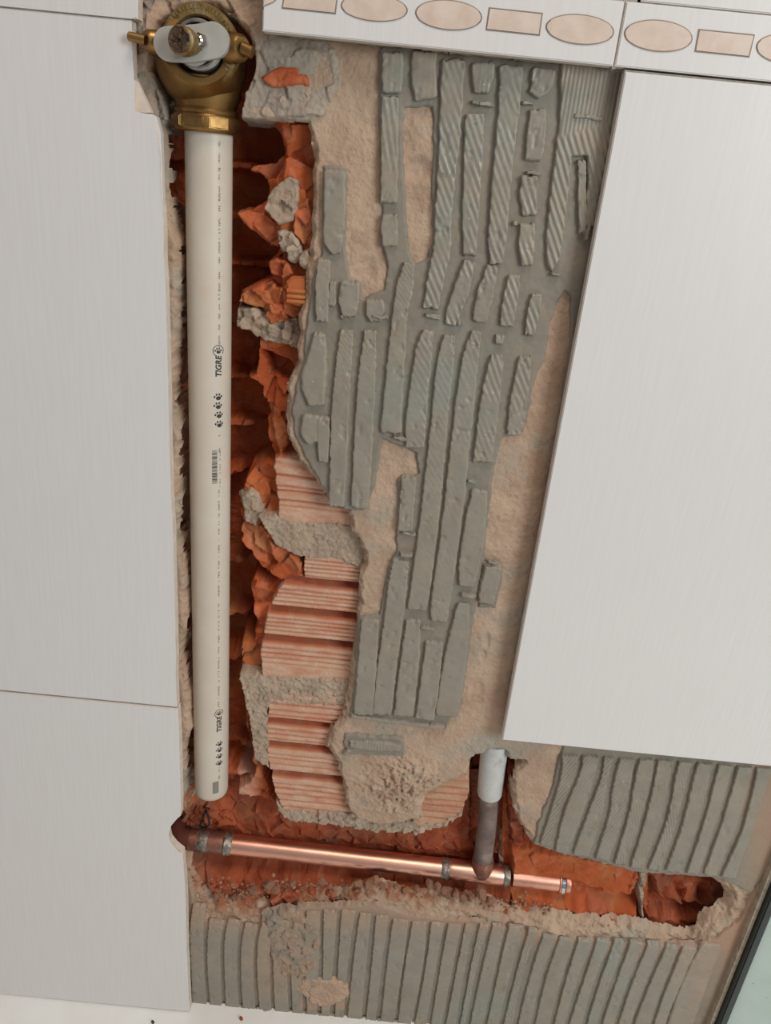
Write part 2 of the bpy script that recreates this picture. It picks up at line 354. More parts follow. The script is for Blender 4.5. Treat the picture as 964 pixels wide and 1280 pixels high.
# course 2
brick([(188,405),(460,405),(475,672),(188,672)], .076, [
    (webA(470, 305), .060, 6, .002), (webA(528, 318), .060, 6, .003), (webA(590, 300), .060, 8, .003),
    ([(322,420),(318,466),(308,470),(325,484),(334,515),(333,540),(337,561),(343,580),(420,580),(420,420)], .036, 7, .003),
    ([(333,432),(369,447),(373,468),(345,460)], .052, 6, .002),
    ([(345,478),(372,485),(366,540),(350,575),(338,520)], .030, 6, .003),
    ([(312,585),(300,612),(298,645),(310,690),(360,690),(352,580),(333,574)], .034, 8, .0045)], 75,
    grooves=[([(341,572),(371,570),(412,600),(470,640),(470,672),(350,672)], .0235, [(584,.0006,3),(598,.0016,1.6),(612,.0012,1.5),(617,.0015,1.2),(629,.0014,1.3),(636,.0008,1.2),(575,.0014,1.5)])])
# course 3
ln3 = [(694,.0003,1.2),(701,.0012,1.2),(706,.0010,1.1),(711,.0012,1.1),(716,.0010,1.1),(721,.0010,1.1),(729,.0085,4.2),(741,.0010,1.2),(746,.0012,1.1),(751,.0008,1.1),(756,.0012,1.1),(767,.0085,4.2),(778,.0010,1.1),(783,.0012,1.1),(788,.0010,1.1),(793,.0012,1.1),(804,.0085,4.2),(816,.0010,1.2),(822,.0013,1.2),(828,.0010,1.1),(834,.0006,1.1)]
brick([(188,640),(470,660),(470,870),(188,870)], .076, [
    (webA(700, 300), .060, 6, .003), (webA(764, 305), .060, 6, .003), (webA(820, 296), .060, 8, .003),
    ([(322,640),(300,650),(300,676),(322,701),(330,712),(344,724),(330,726),(318,716),(312,726),(314,750),(319,775),(316,800),(301,802),(299,836),(312,856),(350,866),(360,640)], .035, 7, .0045),
    ([(332,664),(360,680),(377,704),(382,723),(350,728),(334,716),(345,705),(338,688)], .026, 5, .003)], 90,
    grooves=[([(379,690),(470,690),(466,870),(327,860),(325,808),(334,765),(348,735),(358,724),(379,722)], .0235, ln3)])
# course 4
ln4 = [(878,.0008,1.3),(885,.0012,1.2),(893,.0010,1.2),(899,.0012,1.1),(907,.0075,3.4),(917,.0010,1.2),(923,.0012,1.1),(929,.0010,1.1),(936,.0075,3.4),(948,.0009,1.2),(953,.0011,1.1),(960,.0009,1.1),(972,.0075,3.4),(984,.0010,1.1),(990,.0012,1.1),(997,.0010,1.1),(1004,.0011,1.1),(1012,.0008,1.1)]
brick([(200,860),(450,860),(455,1035),(360,1040),(215,1030)], .070, [
    (webA(925, 306), .060, 7, .003), (webA(965, 330), .046, 8, .003),
    ([(302,846),(316,892),(314,915),(322,945),(332,972),(345,1005),(300,1000),(294,985),(310,978),(318,962),(305,900)], .036, 7, .004),
    ([(226,925),(246,925),(248,1000),(226,1020)], .036, 7, .004)], 105,
    grooves=[([(336,866),(450,870),(450,1030),(358,1024),(342,990),(334,955),(331,920)], .0225, ln4)],
    dustfn=lambda u, v, X, Z: .7 * sstep((332 - u) / 30) * sstep((u - 290) / 12) * sstep((v - 940) / 30) + .4 * sstep((250 - u) / 20) * sstep((v - 920) / 20))
# course 4 continued to the right of the thick dab
brick([(500,955),(605,940),(640,935),(680,1010),(660,1075),(500,1060)], .052, [
    ([(588,930),(604,930),(604,1020),(588,1040)], .060, 5, .002),
    ([(632,950),(660,955),(655,1060),(640,1060),(634,1000)], .030, 6, .004)], 118, mm='damp_clay',
    grooves=[([(515,980),(588,955),(588,990),(578,1018),(548,1034),(515,1034)], .0205, [(985,.0008,1.2),(992,.001,1.2),(1000,.001,1.2),(968,.001,1.2),(1008,.0008,1.2),(976,.001,1.2)])])
# course 5: the bed of the chase behind the copper pipe, then the two bricks to its right
brick([(196,1000),(640,1000),(636,1190),(200,1190)], .056, [
    ([(210,1010),(300,1000),(420,1040),(640,1050),(640,1068),(230,1045)], .051, 10, .003),
    ([(226,1075),(300,1090),(420,1098),(560,1112),(640,1124),(640,1180),(226,1180)], .040, 14, .005),
    ([(226,1096),(300,1106),(420,1110),(640,1128),(640,1200),(226,1200)], .0225, 16, .0045),
    ([(330,1100),(352,1108),(344,1122),(326,1116)], .052, 5, .002), ([(272,1116),(292,1118),(288,1130),(272,1128)], .046, 5, .002)], 131, mm='damp_clay',
    dustfn=lambda u, v, X, Z: .75 * sstep((v - 1095 - .06 * (u - 300)) / 20) * (.5 + fbm(X * 120, Z * 120, 133, 4)) + .35 * sstep((270 - u) / 30))
brick([(636,1010),(806,1040),(806,1200),(632,1190)], .044, [
    ([(640,1060),(740,1072),(800,1086),(800,1105),(790,1118),(770,1120),(730,1108),(720,1104),(640,1100)], .033, 7, .0015),
    ([(640,1126),(700,1134),(760,1138),(800,1142),(800,1190),(640,1190)], .026, 10, .003),
    ([(770,1119),(799,1118),(797,1142),(784,1142)], .068, 4, .001), ([(690,1112),(720,1110),(725,1120),(700,1124)], .052, 5, .003)], 144,
    dustfn=lambda u, v, X, Z: .35 * sstep((v - 1128 - .06 * (u - 700)) / 20))
brick([(796,1075),(935,1085),(935,1160),(880,1200),(796,1200)], .048, [
    ([(812,1094),(860,1096),(905,1106),(912,1128),(880,1130),(850,1124),(822,1118)], .040, 8, .005),
    ([(818,1130),(836,1132),(834,1141),(818,1140)], .075, 4, .002), ([(840,1129),(870,1133),(882,1145),(868,1150),(840,1141)], .078, 4, .002),
    ([(885,1106),(912,1108),(918,1140),(902,1134)], .066, 6, .003),
    ([(808,1142),(880,1152),(880,1185),(800,1180)], .034, 8, .003)], 157, mm='damp_clay')

# -- mortar joints between the courses
cement('mortar_joint', [(294,384),(320,384),(345,398),(372,395),(395,398),(395,420),(374,436),(345,432),(324,425),(310,415),(292,412)], .030, .004, 170, mm='mortar', cell=7, drop=.03)
cement('mortar_joint', [(322,646),(345,645),(369,652),(434,656),(480,676),(480,708),(450,710),(420,698),(376,697),(345,682)], .0226, .0006, 181, mm='mortar', cell=3.5, drop=.02, edge=2.5)
cement('mortar_joint', [(298,842),(336,846),(455,850),(455,884),(400,881),(336,879),(334,893),(336,960),(318,950),(314,915),(308,885)], .0226, .0008, 192, mm='mortar', cell=3.5, drop=.025, edge=2.5)
cement('mortar_joint', [(342,992),(352,1010),(400,1012),(440,1016),(470,1024),(520,1026),(550,1026),(582,1008),(580,1020),(552,1038),(520,1045),(470,1042),(400,1032),(360,1030),(346,1016)], .0210, .0016, 203, mm='mortar', cell=5, drop=.03)
cement('mortar_joint', [(622,1035),(638,1035),(640,1075),(638,1140),(626,1140),(622,1090)], .046, .002, 214, mm='mortar', cell=5, drop=.02)
cement('mortar_joint', [(798,1086),(812,1088),(808,1110),(806,1130),(806,1168),(794,1166),(799,1140),(797,1112)], .030, .003, 225, mm='mortar', cell=5, drop=.03)
cement('mortar_joint', [(226,940),(252,940),(250,990),(236,1005),(226,1010)], .034, .003, 236, mm='mortar', cell=6, drop=.025)
cement('mortar_joint', [(242,1010),(290,1018),(300,1032),(250,1036),(228,1030)], .048, .002, 247, mm='damp_clay', cell=7, drop=.02)
# left lip: lumps of plaster hanging along the tile edge
def lip(poly, y0, seed):
    def fn(u, v, X, Z, s):
        x, z = X * 1000, Z * 1000
        e = s + 2.2 * fbm(x / 4, z / 5, seed, 3)
        return y0 + .002 * fbm(x / 8, z / 8, seed + 1, 3) + .0012 * facets(x / 7, z / 9, seed + 2) + .03 * (1 - sstep((e + 1) / 6))
    relief('plaster_lip', poly, y0, fn, M['plaster'], wall, res=.0006, margin=4)
lip([(196,250),(212,262),(222,300),(223,338),(221,420),(214,490),(205,490),(200,400)], .0165, 260)
lip([(205,500),(216,500),(224,545),(221,585),(224,632),(220,668),(212,668),(208,580)], .0165, 263)
lip([(210,672),(220,672),(232,730),(232,790),(224,820),(216,815),(213,740)], .017, 266)
lip([(216,822),(225,826),(235,870),(238,908),(230,926),(222,924),(218,880)], .017, 269)

# -- broken pieces wedged in the shattered bricks
def shard(name, px, py, y, r, seed, mm, sq=(1, 1, 1), rot=0.0, chop=7):
    bm = lump_bm(r, seed, 3, sq, chop); bmesh.ops.rotate(bm, verts=bm.verts, cent=(0, 0, 0), matrix=Matrix.Rotation(rot, 3, 'Y'))
    bmesh.ops.translate(bm, verts=bm.verts, vec=P(px, py, y))
    return bmo(name, bm, M[mm], wall, smooth=False)
cement('brick_shard', [(297,266),(310,262),(330,264),(352,280),(358,300),(349,309),(330,303),(318,290),(303,278)], .0300, .003, 801, mm='clay', cell=11, edge=4, drop=.012)
cement('brick_shard', [(366,256),(386,248),(393,285),(382,310),(366,292)], .0225, .003, 805, mm='clay', cell=8, edge=4, drop=.012)
cement('mortar_lump', [(328,260),(336,240),(350,226),(362,219),(374,226),(373,262),(367,277),(348,282)], .0205, .0018, 811, mm='mortar', cell=8, edge=4, drop=.014)
cement('mortar_lump', [(343,288),(352,284),(368,292),(378,305),(373,313),(352,317)], .0210, .0026, 817, mm='mortar', cell=6, edge=4, drop=.012)
cement('mortar_lump', [(357,308),(368,302),(377,308),(379,325),(368,331),(358,326)], .0195, .0022, 823, mm='mortar', cell=7, edge=4, drop=.012)
cement('mortar_lump', [(372,318),(386,311),(390,330),(384,338),(373,333)], .0185, .002, 829, mm='mortar', cell=7, edge=4, drop=.012)
cement('brick_shard', [(334,330),(345,321),(363,327),(368,342),(352,349),(338,344)], .0250, .0028, 835, mm='clay', cell=9, edge=4, drop=.014)
cement('brick_shard', [(301,367),(318,358),(340,349),(349,360),(345,374),(360,384),(353,397),(330,388),(305,381)], .0290, .003, 841, mm='clay', cell=10, edge=4, drop=.014)
cement('brick_shard', [(300,620),(312,612),(324,618),(328,640),(320,660),(304,652)], .0290, .0022, 847, mm='mortar', cell=8, edge=5, drop=.008)
# the squarish shard with its grooved outer face
bm = bmesh.new()
pts = [P(a, b, .0185) for a, b in ((358, 352), (364, 346), (382, 345), (384, 352), (383, 380), (374, 383), (358, 378))]
fr = prism(bm, pts, .014); bmesh.ops.bevel(bm, geom=list(fr.edges), offset=.0012, segments=2, affect='EDGES')
bmo('brick_shard', bm, M['clay'], wall, smooth=False)
for k, yy in enumerate((363, 370, 376)):
    bm = bmesh.new(); tube(bm, [P(359, yy, .0183), P(371, yy + 1, .0178), P(382, yy + 2, .0183)], .0013, 8); bmo('brick_rib', bm, M['clay'], wall)

# -- grey adhesive bed
BED_C = [(472,66),(483,52),(790,70),(783,88),(716,450),(700,520),(713,420),(713,372),(706,364),(696,380),(686,415),(683,450),(672,470),(664,505),(655,540),(628,547),(617,590),(612,640),(607,690),(597,750),(590,790),(580,830),(572,880),(560,908),(437,899),(443,850),(447,772),(474,768),(484,710),(495,690),(497,600),(523,592),(521,566),(478,550),(470,605),(455,640),(430,638),(405,612),(388,585),(368,545),(364,515),(370,480),(379,450),(383,400),(392,340),(402,318),(404,206),(430,207),(432,310),(438,345),(455,372),(480,362),(484,330),(478,300),(475,200)]
HOLE1 = [(506,135),(541,133),(541,190),(539,225),(541,300),(535,322),(517,330),(510,300),(508,250),(503,200)]
BED_R = [(704,930),(980,940),(985,1070),(958,1092),(940,1118),(920,1108),(895,1098),(868,1096),(830,1094),(790,1090),(740,1076),(700,1068),(668,1056),(672,1030),(690,985)]
BED_B = [(222,1080),(236,1095),(244,1130),(262,1150),(290,1152),(320,1158),(352,1150),(375,1134),(420,1132),(470,1130),(505,1142),(540,1148),(590,1150),(650,1162),(700,1172),(760,1176),(830,1180),(868,1182),(895,1172),(925,1150),(945,1110),(985,1080),(990,1300),(225,1300)]
def bed(poly, holes, seed, dfn=None):
    def hs(u, v, s):
        for h in holes: s = np.minimum(s, -sdf(h, u, v))
        return s
    def fn(u, v, X, Z, s):
        x, z = X * 1000, Z * 1000
        e = hs(u, v, s) + 2.4 * fbm(x / 5, z / 5, seed, 4)
        Y = BED + .0005 * fbm(x / 14, z / 14, seed + 1, 3) + .00022 * fbm(x / 2.2, z / 2.2, seed + 2, 3)
        return np.where(e > -2, Y + .0042 * (1 - sstep((e + 2) / 4)), Y + .0042)
    relief('adhesive_bed', poly, BED, fn, M['adhesive'], wall, res=.0008, margin=2,
           dust=lambda u, v, X, Z, s: (dfn(u, v, X, Z, s) if dfn else 0) + .15 * sstep((fbm(X * 60, Z * 60, seed + 5, 4) - .1) * 3))
bed(BED_C, [HOLE1], 300)
bed(BED_R, [], 310, lambda u, v, X, Z, s: .6 * sstep((u - 905) / 50))
bed(BED_B, [[(372,1235),(385,1226),(428,1228),(434,1245),(415,1256),(395,1258)]], 320,
    lambda u, v, X, Z, s: .75 * sstep((26 - s) / 26) * sstep((1235 - v) / 30) + .9 * sstep((u - 860) / 70) + .5 * sstep(1 - np.hypot((u - 345) / 45, (v - 1195) / 60)))
bed([(605,706),(626,710),(628,730),(620,762),(598,760),(601,730)], [], 330)
bed([(430,917),(505,923),(506,946),(436,944),(428,930)], [], 335)

# -- every combed ridge is a piece of its own
def catmull(p, n):
    p = np.array(p, float)
    if len(p) == 2: return p[0] + (p[1] - p[0]) * np.linspace(0, 1, n)[:, None]
    q = np.vstack([2 * p[0] - p[1], p, 2 * p[-1] - p[-2]]); out = []
    for t in np.linspace(0, len(p) - 1 - 1e-9, n):
        i = int(t); f = t - i; a, b, c, d = q[i:i + 4]
        out.append(.5 * (2 * b + (c - a) * f + (2 * a - 5 * b + 4 * c - d) * f * f + (3 * b - a - 3 * c + d) * f ** 3))
    return np.array(out)
TPROF = np.array([-1.0, -.93, -.86, -.76, -.62, -.46, -.3, -.15, 0, .15, .3, .46, .62, .76, .86, .93, 1.0])
RID = [0]
def ridge(pts, top=.0092, hatch=None, name='adhesive_ridge', flat=.16, rough=1.0, dustfn=None, fall=(.5, .5)):
    """pts: (x, y, width) down the ridge's middle; hatch: (angle, pitch mm, amp mm) imprint of the tile back"""
    RID[0] += 1; sd = 400 + RID[0] * 7
    w3 = [(P(a, b, top), wd) for a, b, wd in pts]
    arr = []
    for (p, wd), (a, b, _) in zip(w3, pts):
        mmpx = (P(a + 1, b, top) - p).length; arr.append((p.x, p.z, wd * mmpx / 2))
    L = sum(math.hypot(arr[i + 1][0] - arr[i][0], arr[i + 1][1] - arr[i][1]) for i in range(len(arr) - 1))
    n = max(10, int(L / .00062)); c = catmull(arr, n)
    d = np.gradient(c[:, :2], axis=0); d /= np.linalg.norm(d, axis=1)[:, None]; nrm = np.stack([-d[:, 1], d[:, 0]], 1)
    nrm *= np.where(nrm[:, :1] < 0, -1, 1)
    sl = np.linspace(0, L, n) * 1000
    hw = c[:, 2]
    ends = np.minimum(sl, sl[-1] - sl) / (hw * 1000)
    hwe = hw * 1.22 * np.sqrt(np.clip(.5 + ends * 1.6, 0, 1))
    jl = fbm(sl / 3.2, sl * 0 + sd, sd, 3) * .00075 * rough; jr = fbm(sl / 3.2, sl * 0 + sd + 9, sd + 3, 3) * .00075 * rough
    T = TPROF[None, :]
    off = T * hwe[:, None] + np.where(T < 0, jl[:, None], jr[:, None]) * np.abs(T)
    X = c[:, :1] + nrm[:, :1] * off; Z = c[:, 1:2] + nrm[:, 1:] * off
    prof = sstep((1 - np.abs(T)) / flat)
    x, z = X * 1000, Z * 1000
    tear = .5 + .9 * np.abs(fbm(T * 2.6 + np.where(sl[:, None] < sl[-1] / 2, 0, 40), T * 0 + sd * 1.7, sd + 8, 2)) * min(2.2, sl[-1] * .08)
    endf = sstep((np.minimum(sl, sl[-1] - sl)[:, None] - tear + .5) / 1.0)
    Y = top + .00045 * fbm(x / 9, z / 9, sd, 3) * rough + .00022 * fbm(x / 2.2, z / 2.2, sd + 1, 3) * rough
    pits = sstep((fbm(x / 4.5, z / 7, sd + 2, 3) - .35) * 4); Y = Y + pits * .0008 * rough
    if hatch is not None:
        a, pitch, amp = hatch; a = math.radians(a)
        ph = (x * math.cos(a) + z * math.sin(a)) / pitch * 2 * math.pi + .8 * fbm(x / 10, z / 10, sd + 5, 2)
        Y = Y - .001 * amp * np.sin(ph) * sstep(fbm(x / 13, z / 13, sd + 6, 2) * 2 + 1.0)
    low = BED + .0008
    Y = low + (Y - low) * prof * endf
    m = len(TPROF); idx = np.arange(n * m).reshape(n, m)
    f = np.stack([idx[:-1, :-1], idx[1:, :-1], idx[1:, 1:], idx[:-1, 1:]], -1).reshape(-1, 4)
    if (d[:, 1].mean() < 0): f = f[:, ::-1]
    me = mesh_np(name, np.stack([X, Y, Z], -1).reshape(-1, 3), f)
    dv = .12 * sstep((fbm(x / 12, z / 12, sd + 9, 3) - .15) * 3)
    if dustfn is not None:
        u, v = to_px(X, Z, top); dv = dv + dustfn(u, v)
    at = me.attributes.new('dust', 'FLOAT', 'POINT'); at.data.foreach_set('value', np.clip(dv, 0, 1).astype(np.float32).ravel())
    return link(name, me, M['ridge'], wall)
DG = (28, 3.4, .36); VR = (0, 2.3, .22); FT = (40, 2.2, .10)
# upper field
ridge([(491,62,24),(490,90,24),(490,118,22)], hatch=(0, 3, .1))
ridge([(488,118,19),(487,180,20),(486,257,19)], hatch=(15, 3.4, .25))
ridge([(487,266,16),(487,288,19),(488,310,17)])
ridge([(418,210,24),(418,260,25),(417,300,22),(422,318,8)], hatch=None)
ridge([(531,60,28),(530,95,28),(533,126,24)], hatch=(0, 3, .1))
ridge([(567,70,26),(564,140,26),(560,200,22),(555,260,20),(553,310,20),(545,350,20),(538,388,17)], hatch=DG)
ridge([(604,74,27),(603,100,24),(602,118,14)], hatch=VR)
ridge([(594,140,22),(592,190,22),(589,260,20),(587,322,15)], hatch=DG)
ridge([(640,78,28),(637,130,25),(631,190,23),(625,260,22),(622,300,21),(621,332,14)], hatch=DG)
ridge([(681,82,28),(677,105,24),(667,121,12)], hatch=VR)
ridge([(673,134,18),(671,165,22),(667,203,18)], hatch=VR)
ridge([(663,217,19),(661,245,20),(663,272,15)], hatch=DG)
ridge([(660,277,17),(659,305,18),(659,334,13)], hatch=DG)
def patch(poly, top, seed, hf):
    def fn(u, v, X, Z, s):
        x, z = X * 1000, Z * 1000
        e = s + 1.6 * fbm(x / 4, z / 4, seed, 3)
        Y = top + .0004 * fbm(x / 8, z / 8, seed + 1, 3) - hf(u, v, x, z)
        return Y + (BED + .003 - top) * (1 - sstep((e + 1.5) / 3.5))
    relief('adhesive_ridge', poly, top, fn, M['ridge'], wall, res=.0006, margin=3, dust=lambda u, v, X, Z, s: .2 * sstep((fbm(X * 80, Z * 80, seed + 5, 3) - .1) * 3))
def hatch_tr(u, v, x, z):
    k = sstep((v - (168 - (u - 690) * .28)) / 14)
    a = math.radians(28)
    return .00026 * np.sin(x / 2.3 * 2 * math.pi) * (1 - k) + .00042 * np.sin((x * math.cos(a) + z * math.sin(a)) / 3.4 * 2 * math.pi + .6 * fbm(x / 10, z / 10, 5, 2)) * k
patch([(701,72),(786,82),(777,130),(770,165),(758,200),(746,260),(738,300),(730,302),(735,240),(733,196),(717,196),(714,230),(707,290),(701,325),(690,342),(682,330),(682,300),(688,230),(697,165),(700,120)], .0094, 700, hatch_tr)
ridge([(728,198,8),(728,240,9),(729,294,8)])
ridge([(750,190,18),(744,230,16),(738,285,12)], hatch=DG)
# torn flakes where the comb lifted
for a, b, w_, h_ in ((604,129,32,6),(668,216,22,5),(660,128,18,5),(645,279,10,6),(541,396,22,6),(586,745,22,5),(535,786,22,5),(511,668,20,5),(500,548,20,5),(508,694,18,6),(617,704,16,4),(695,343,14,5),(475,396,24,6),(429,396,10,6),(590,602,14,6),(575,404,10,7),(735,146,40,6)):
    ridge([(a - w_ / 2, b - 1, h_ * .6), (a, b + .5, h_), (a + w_ / 2, b + w_ * .1, h_ * .5)], top=.0086, name='adhesive_flake', rough=2.2, flat=.5)
# second sweep
ridge([(588,324,12),(578,360,18),(567,392,17),(564,408,12)], hatch=DG)
ridge([(617,330,12),(607,368,19),(599,405,16)], hatch=DG)
ridge([(644,342,12),(638,378,18),(633,410,15)], hatch=DG)
ridge([(672,366,12),(667,392,15),(662,422,10)], hatch=DG)
ridge([(405,322,14),(403,360,16),(402,405,13)])
ridge([(416,350,8),(415,385,8)])
ridge([(438,350,22),(436,375,24),(436,398,12)])
ridge([(468,373,18),(469,390,21),(470,404,10)])
ridge([(512,328,12),(506,360,19),(500,395,17),(496,440,20),(492,490,22),(488,545,24)], hatch=FT)
ridge([(400,415,12),(396,450,24),(392,480,30),(396,510,18)], flat=.22)
ridge([(390,518,20),(388,540,24),(394,555,16)], flat=.25)
ridge([(405,520,14),(404,550,15),(404,580,10)], flat=.25)
# long sweep
ridge([(434,412,14),(430,450,18),(426,500,20),(423,570,20),(421,636,17)], hatch=FT)
ridge([(463,412,13),(460,450,18),(457,500,21),(453,570,21),(449,638,20)], hatch=FT)
ridge([(536,412,12),(530,440,20),(524,490,22),(520,530,24),(519,562,22)], hatch=(35, 3.2, .22))
ridge([(562,418,12),(556,460,20),(550,520,19),(544,580,21),(538,640,22),(529,710,23),(521,765,22)], hatch=(35, 3.2, .14))
ridge([(517,775,16),(512,830,22),(504,898,22)])
ridge([(597,413,10),(589,445,18),(582,500,22),(574,570,22),(569,620,23),(560,690,23),(551,752,22),(549,778,18)], hatch=(28, 3.2, .12))
ridge([(543,802,20),(538,850,22),(531,902,22)])
ridge([(626,418,10),(624,432,8)])
ridge([(622,442,14),(615,490,22),(608,540,23),(604,580,22)], hatch=DG)
ridge([(600,612,17),(595,650,24),(588,700,25),(583,735,17)], hatch=FT)
ridge([(580,754,13),(575,790,22),(567,840,27),(558,898,26)], hatch=FT)
ridge([(658,444,14),(651,490,20),(645,530,19),(643,545,15)], hatch=DG)
ridge([(512,596,17),(509,630,17),(506,667,16)])
ridge([(501,700,18),(497,735,22),(490,790,22),(483,840,22),(477,896,22)], hatch=FT)
ridge([(463,774,20),(459,830,22),(454,897,22)], hatch=FT)
ridge([(617,708,20),(613,730,21),(607,758,18)], hatch=None, flat=.2)
ridge([(435,931,8),(470,934,14),(503,936,8)], hatch=(0, 2.3, .3), flat=.3)
ridge([(431,940,10),(436,944,12)], hatch=(0, 2.3, .3), flat=.3)
# squeezed lips closing the lower end of the comb marks
ridge([(436,896,5),(480,902,6),(520,907,6),(560,911,5)], top=.0088, flat=.5)
def bars(gro, top, hat, down=False, dfn=None, gap=3.2):
    for a, b in zip(gro, gro[1:]):
        n = 4
        if down: a = a[:-1] + [(a[-1][0] - 2, a[-1][1] + 14)]; b = b[:-1] + [(b[-1][0] - 2, b[-1][1] + 14)]
        A = catmull(a, n); B = catmull(b, n)
        pts = [((p[0] + q[0]) / 2, (p[1] + q[1]) / 2, max(6, q[0] - p[0] - gap + random.uniform(-1, 1))) for p, q in zip(A, B)]
        ridge(pts, top=top, hatch=hat(pts[0][0]), rough=.8, flat=.15, dustfn=dfn)
H = [[(700,945),(698,975),(685,1010),(670,1052)],[(726,945),(722,965),(702,1020),(690,1066)],[(752,946),(748,970),(732,1013),(712,1070)],[(772,948),(764,978),(757,1019),(740,1074)],[(797,950),(791,988),(782,1027),(764,1080)],[(820,950),(817,967),(805,1020),(784,1086)],[(846,952),(842,966),(830,1024),(806,1090)],[(870,954),(865,970),(850,1031),(828,1092)],[(896,956),(891,973),(875,1035),(854,1094)],[(920,958),(915,977),(898,1033),(876,1096)],[(944,960),(940,981),(924,1036),(898,1098)],[(970,962),(963,982),(943,1047),(922,1102)]]
bars(H, .0094, lambda x: (-25, 2.6, .42) if x < 790 else ((18, 2.3, .42) if x < 900 else FT), gap=8.0)
G = [[(238,1110),(234,1150),(236,1204),(240,1262)],[(259,1155),(256,1204),(264,1262)],[(282,1150),(277,1191),(283,1266)],[(303,1155),(298,1204),(305,1270)],[(325,1160),(318,1204),(326,1272)],[(347,1155),(339,1189),(345,1274)],[(366,1148),(360,1190),(366,1276)],[(381,1140),(379,1180),(384,1278)],[(402,1142),(401,1191),(400,1280)],[(424,1137),(420,1197),(416,1282)],[(447,1142),(439,1199),(432,1284)],[(467,1145),(461,1202),(454,1286)],[(489,1147),(479,1230),(472,1288)],[(513,1155),(503,1225),(494,1290)],[(536,1152),(529,1210),(513,1290)],[(558,1158),(548,1210),(534,1292)],[(579,1155),(570,1202),(552,1292)],[(597,1158),(585,1207),(570,1294)],[(614,1155),(598,1220),(582,1294)],[(634,1160),(619,1225),(602,1296)],[(658,1158),(640,1217),(622,1296)],[(676,1168),(655,1235),(641,1297)],[(697,1174),(676,1241),(663,1297)],[(721,1176),(701,1233),(685,1298)],[(744,1176),(721,1243),(703,1299)],[(766,1176),(740,1246),(724,1300)],[(786,1178),(758,1256),(745,1300)],[(808,1178),(777,1259),(764,1302)],[(831,1181),(797,1264),(784,1304)],[(852,1186),(821,1261),(806,1304)],[(875,1184),(841,1264),(828,1306)],[(906,1178),(878,1246),(858,1306)]]
bars(G, .0096, lambda x: (FT if x < 570 else ((20, 2.0, .28) if x < 720 else None)), down=True, gap=6.6,
     dfn=lambda u, v: .75 * sstep((v - (1245)) / 12) * (abs(u - 405) < 30) * (v < 1262) + .5 * sstep((u - 820) / 90) + .5 * sstep((1175 - v) / 25) + .45 * sstep(1.2 - np.hypot((u - 345) / 45, (v - 1195) / 60)))

# -- smears of plaster dragged over the ridges below
cement('plaster_smear', [(366,1236),(384,1224),(430,1226),(438,1244),(418,1258),(394,1260)], .0088, .0008, 900, mm='plaster', cell=9, edge=5, drop=.004, dustamt=.1)
cement('plaster_smear', [(330,1146),(360,1136),(396,1144),(402,1180),(396,1214),(376,1228),(352,1220),(336,1196)], .0096, .0016, 905, mm='adhesive', cell=8, edge=7, drop=.004, dustamt=.9)
cement('adhesive_spill', [(238,1260),(300,1264),(400,1274),(500,1284),(500,1296),(400,1286),(300,1276),(238,1269)], .0072, .0012, 910, mm='adhesive', cell=5, edge=3, drop=.004, dustamt=.7)
# -- tiles
def tile(name, pts, m=None, th=.0078, y=0.0, bev=.0006, parent=None):
    bm = bmesh.new(); fr = prism(bm, [P(a, b, y) for a, b in pts], th)
    if bev: bmesh.ops.bevel(bm, geom=list(fr.edges), offset=bev, segments=2, affect='EDGES')
    body = []
    for f in bm.faces:
        f.normal_update()
        f.material_index = 0 if abs(f.normal.y) > .2 else 1
    return bmo(name, bm, [m or M['tile'], M['tile_body']], parent or wall, smooth=False)
def jag(a, b, n, amp, seed):
    r = random.Random(seed); out = []
    for i in range(1, n):
        t = i / n; out.append((a[0] + (b[0] - a[0]) * t + r.uniform(-amp, amp), a[1] + (b[1] - a[1]) * t))
    return out
edge_l = [(164,25.5),(165,60),(166,95),(169,102),(168,140),(189,142.5),(198,165)] + jag((198,165),(202,260),7,.6,1) + [(203,260)] + jag((203,260),(209,420),9,.5,2) + [(209,420)] + jag((209,420),(211,520),6,.5,3) + [(211,520)] + jag((211,520),(217,700),9,.5,4) + [(217,700)] + jag((217,700),(221,885),9,.5,5) + [(221,884.3)]
tile('tile', edge_l + [(-600, 805), (-600, -49)])
# chips broken from the left tile's rim: the raw biscuit edge
def chip(pts, y, th, mm='tile_body'):
    bm = bmesh.new(); prism(bm, [P(a, b, y) for a, b in pts], th); bmo('tile_chip_edge', bm, M[mm], wall, smooth=False)
chip([(165,97),(172,102),(178,116),(185,130),(190,141),(169,141),(168,103)], .0022, .004)
chip([(189,142),(196,146),(201,166),(204,260),(198,260),(195,168)], .0018, .005, 'tile')
notch = [(226,1020),(220,1025),(213,1032),(210,1043),(212,1052),(218,1060),(228,1068)]
edge_b = [(222,886.2),(224,920),(225,960),(226,1000)] + notch + [(231,1100)] + jag((231,1100),(236,1250),8,.5,6) + [(237,1265)]
tile('tile', edge_b + [(-600, 1186), (-600, 807)])
tile('tile', [(782,89.5),RX(782,89.5),RX(628,925),(628,925)])
for o_, lab in zip([o for o in wall.children if o.name.startswith('tile') and 'chip' not in o.name], ('large left tile with a ragged cut edge', 'lower left tile with a round notch in its cut edge', 'right tile hanging over the bare adhesive')): o_['label'] = lab
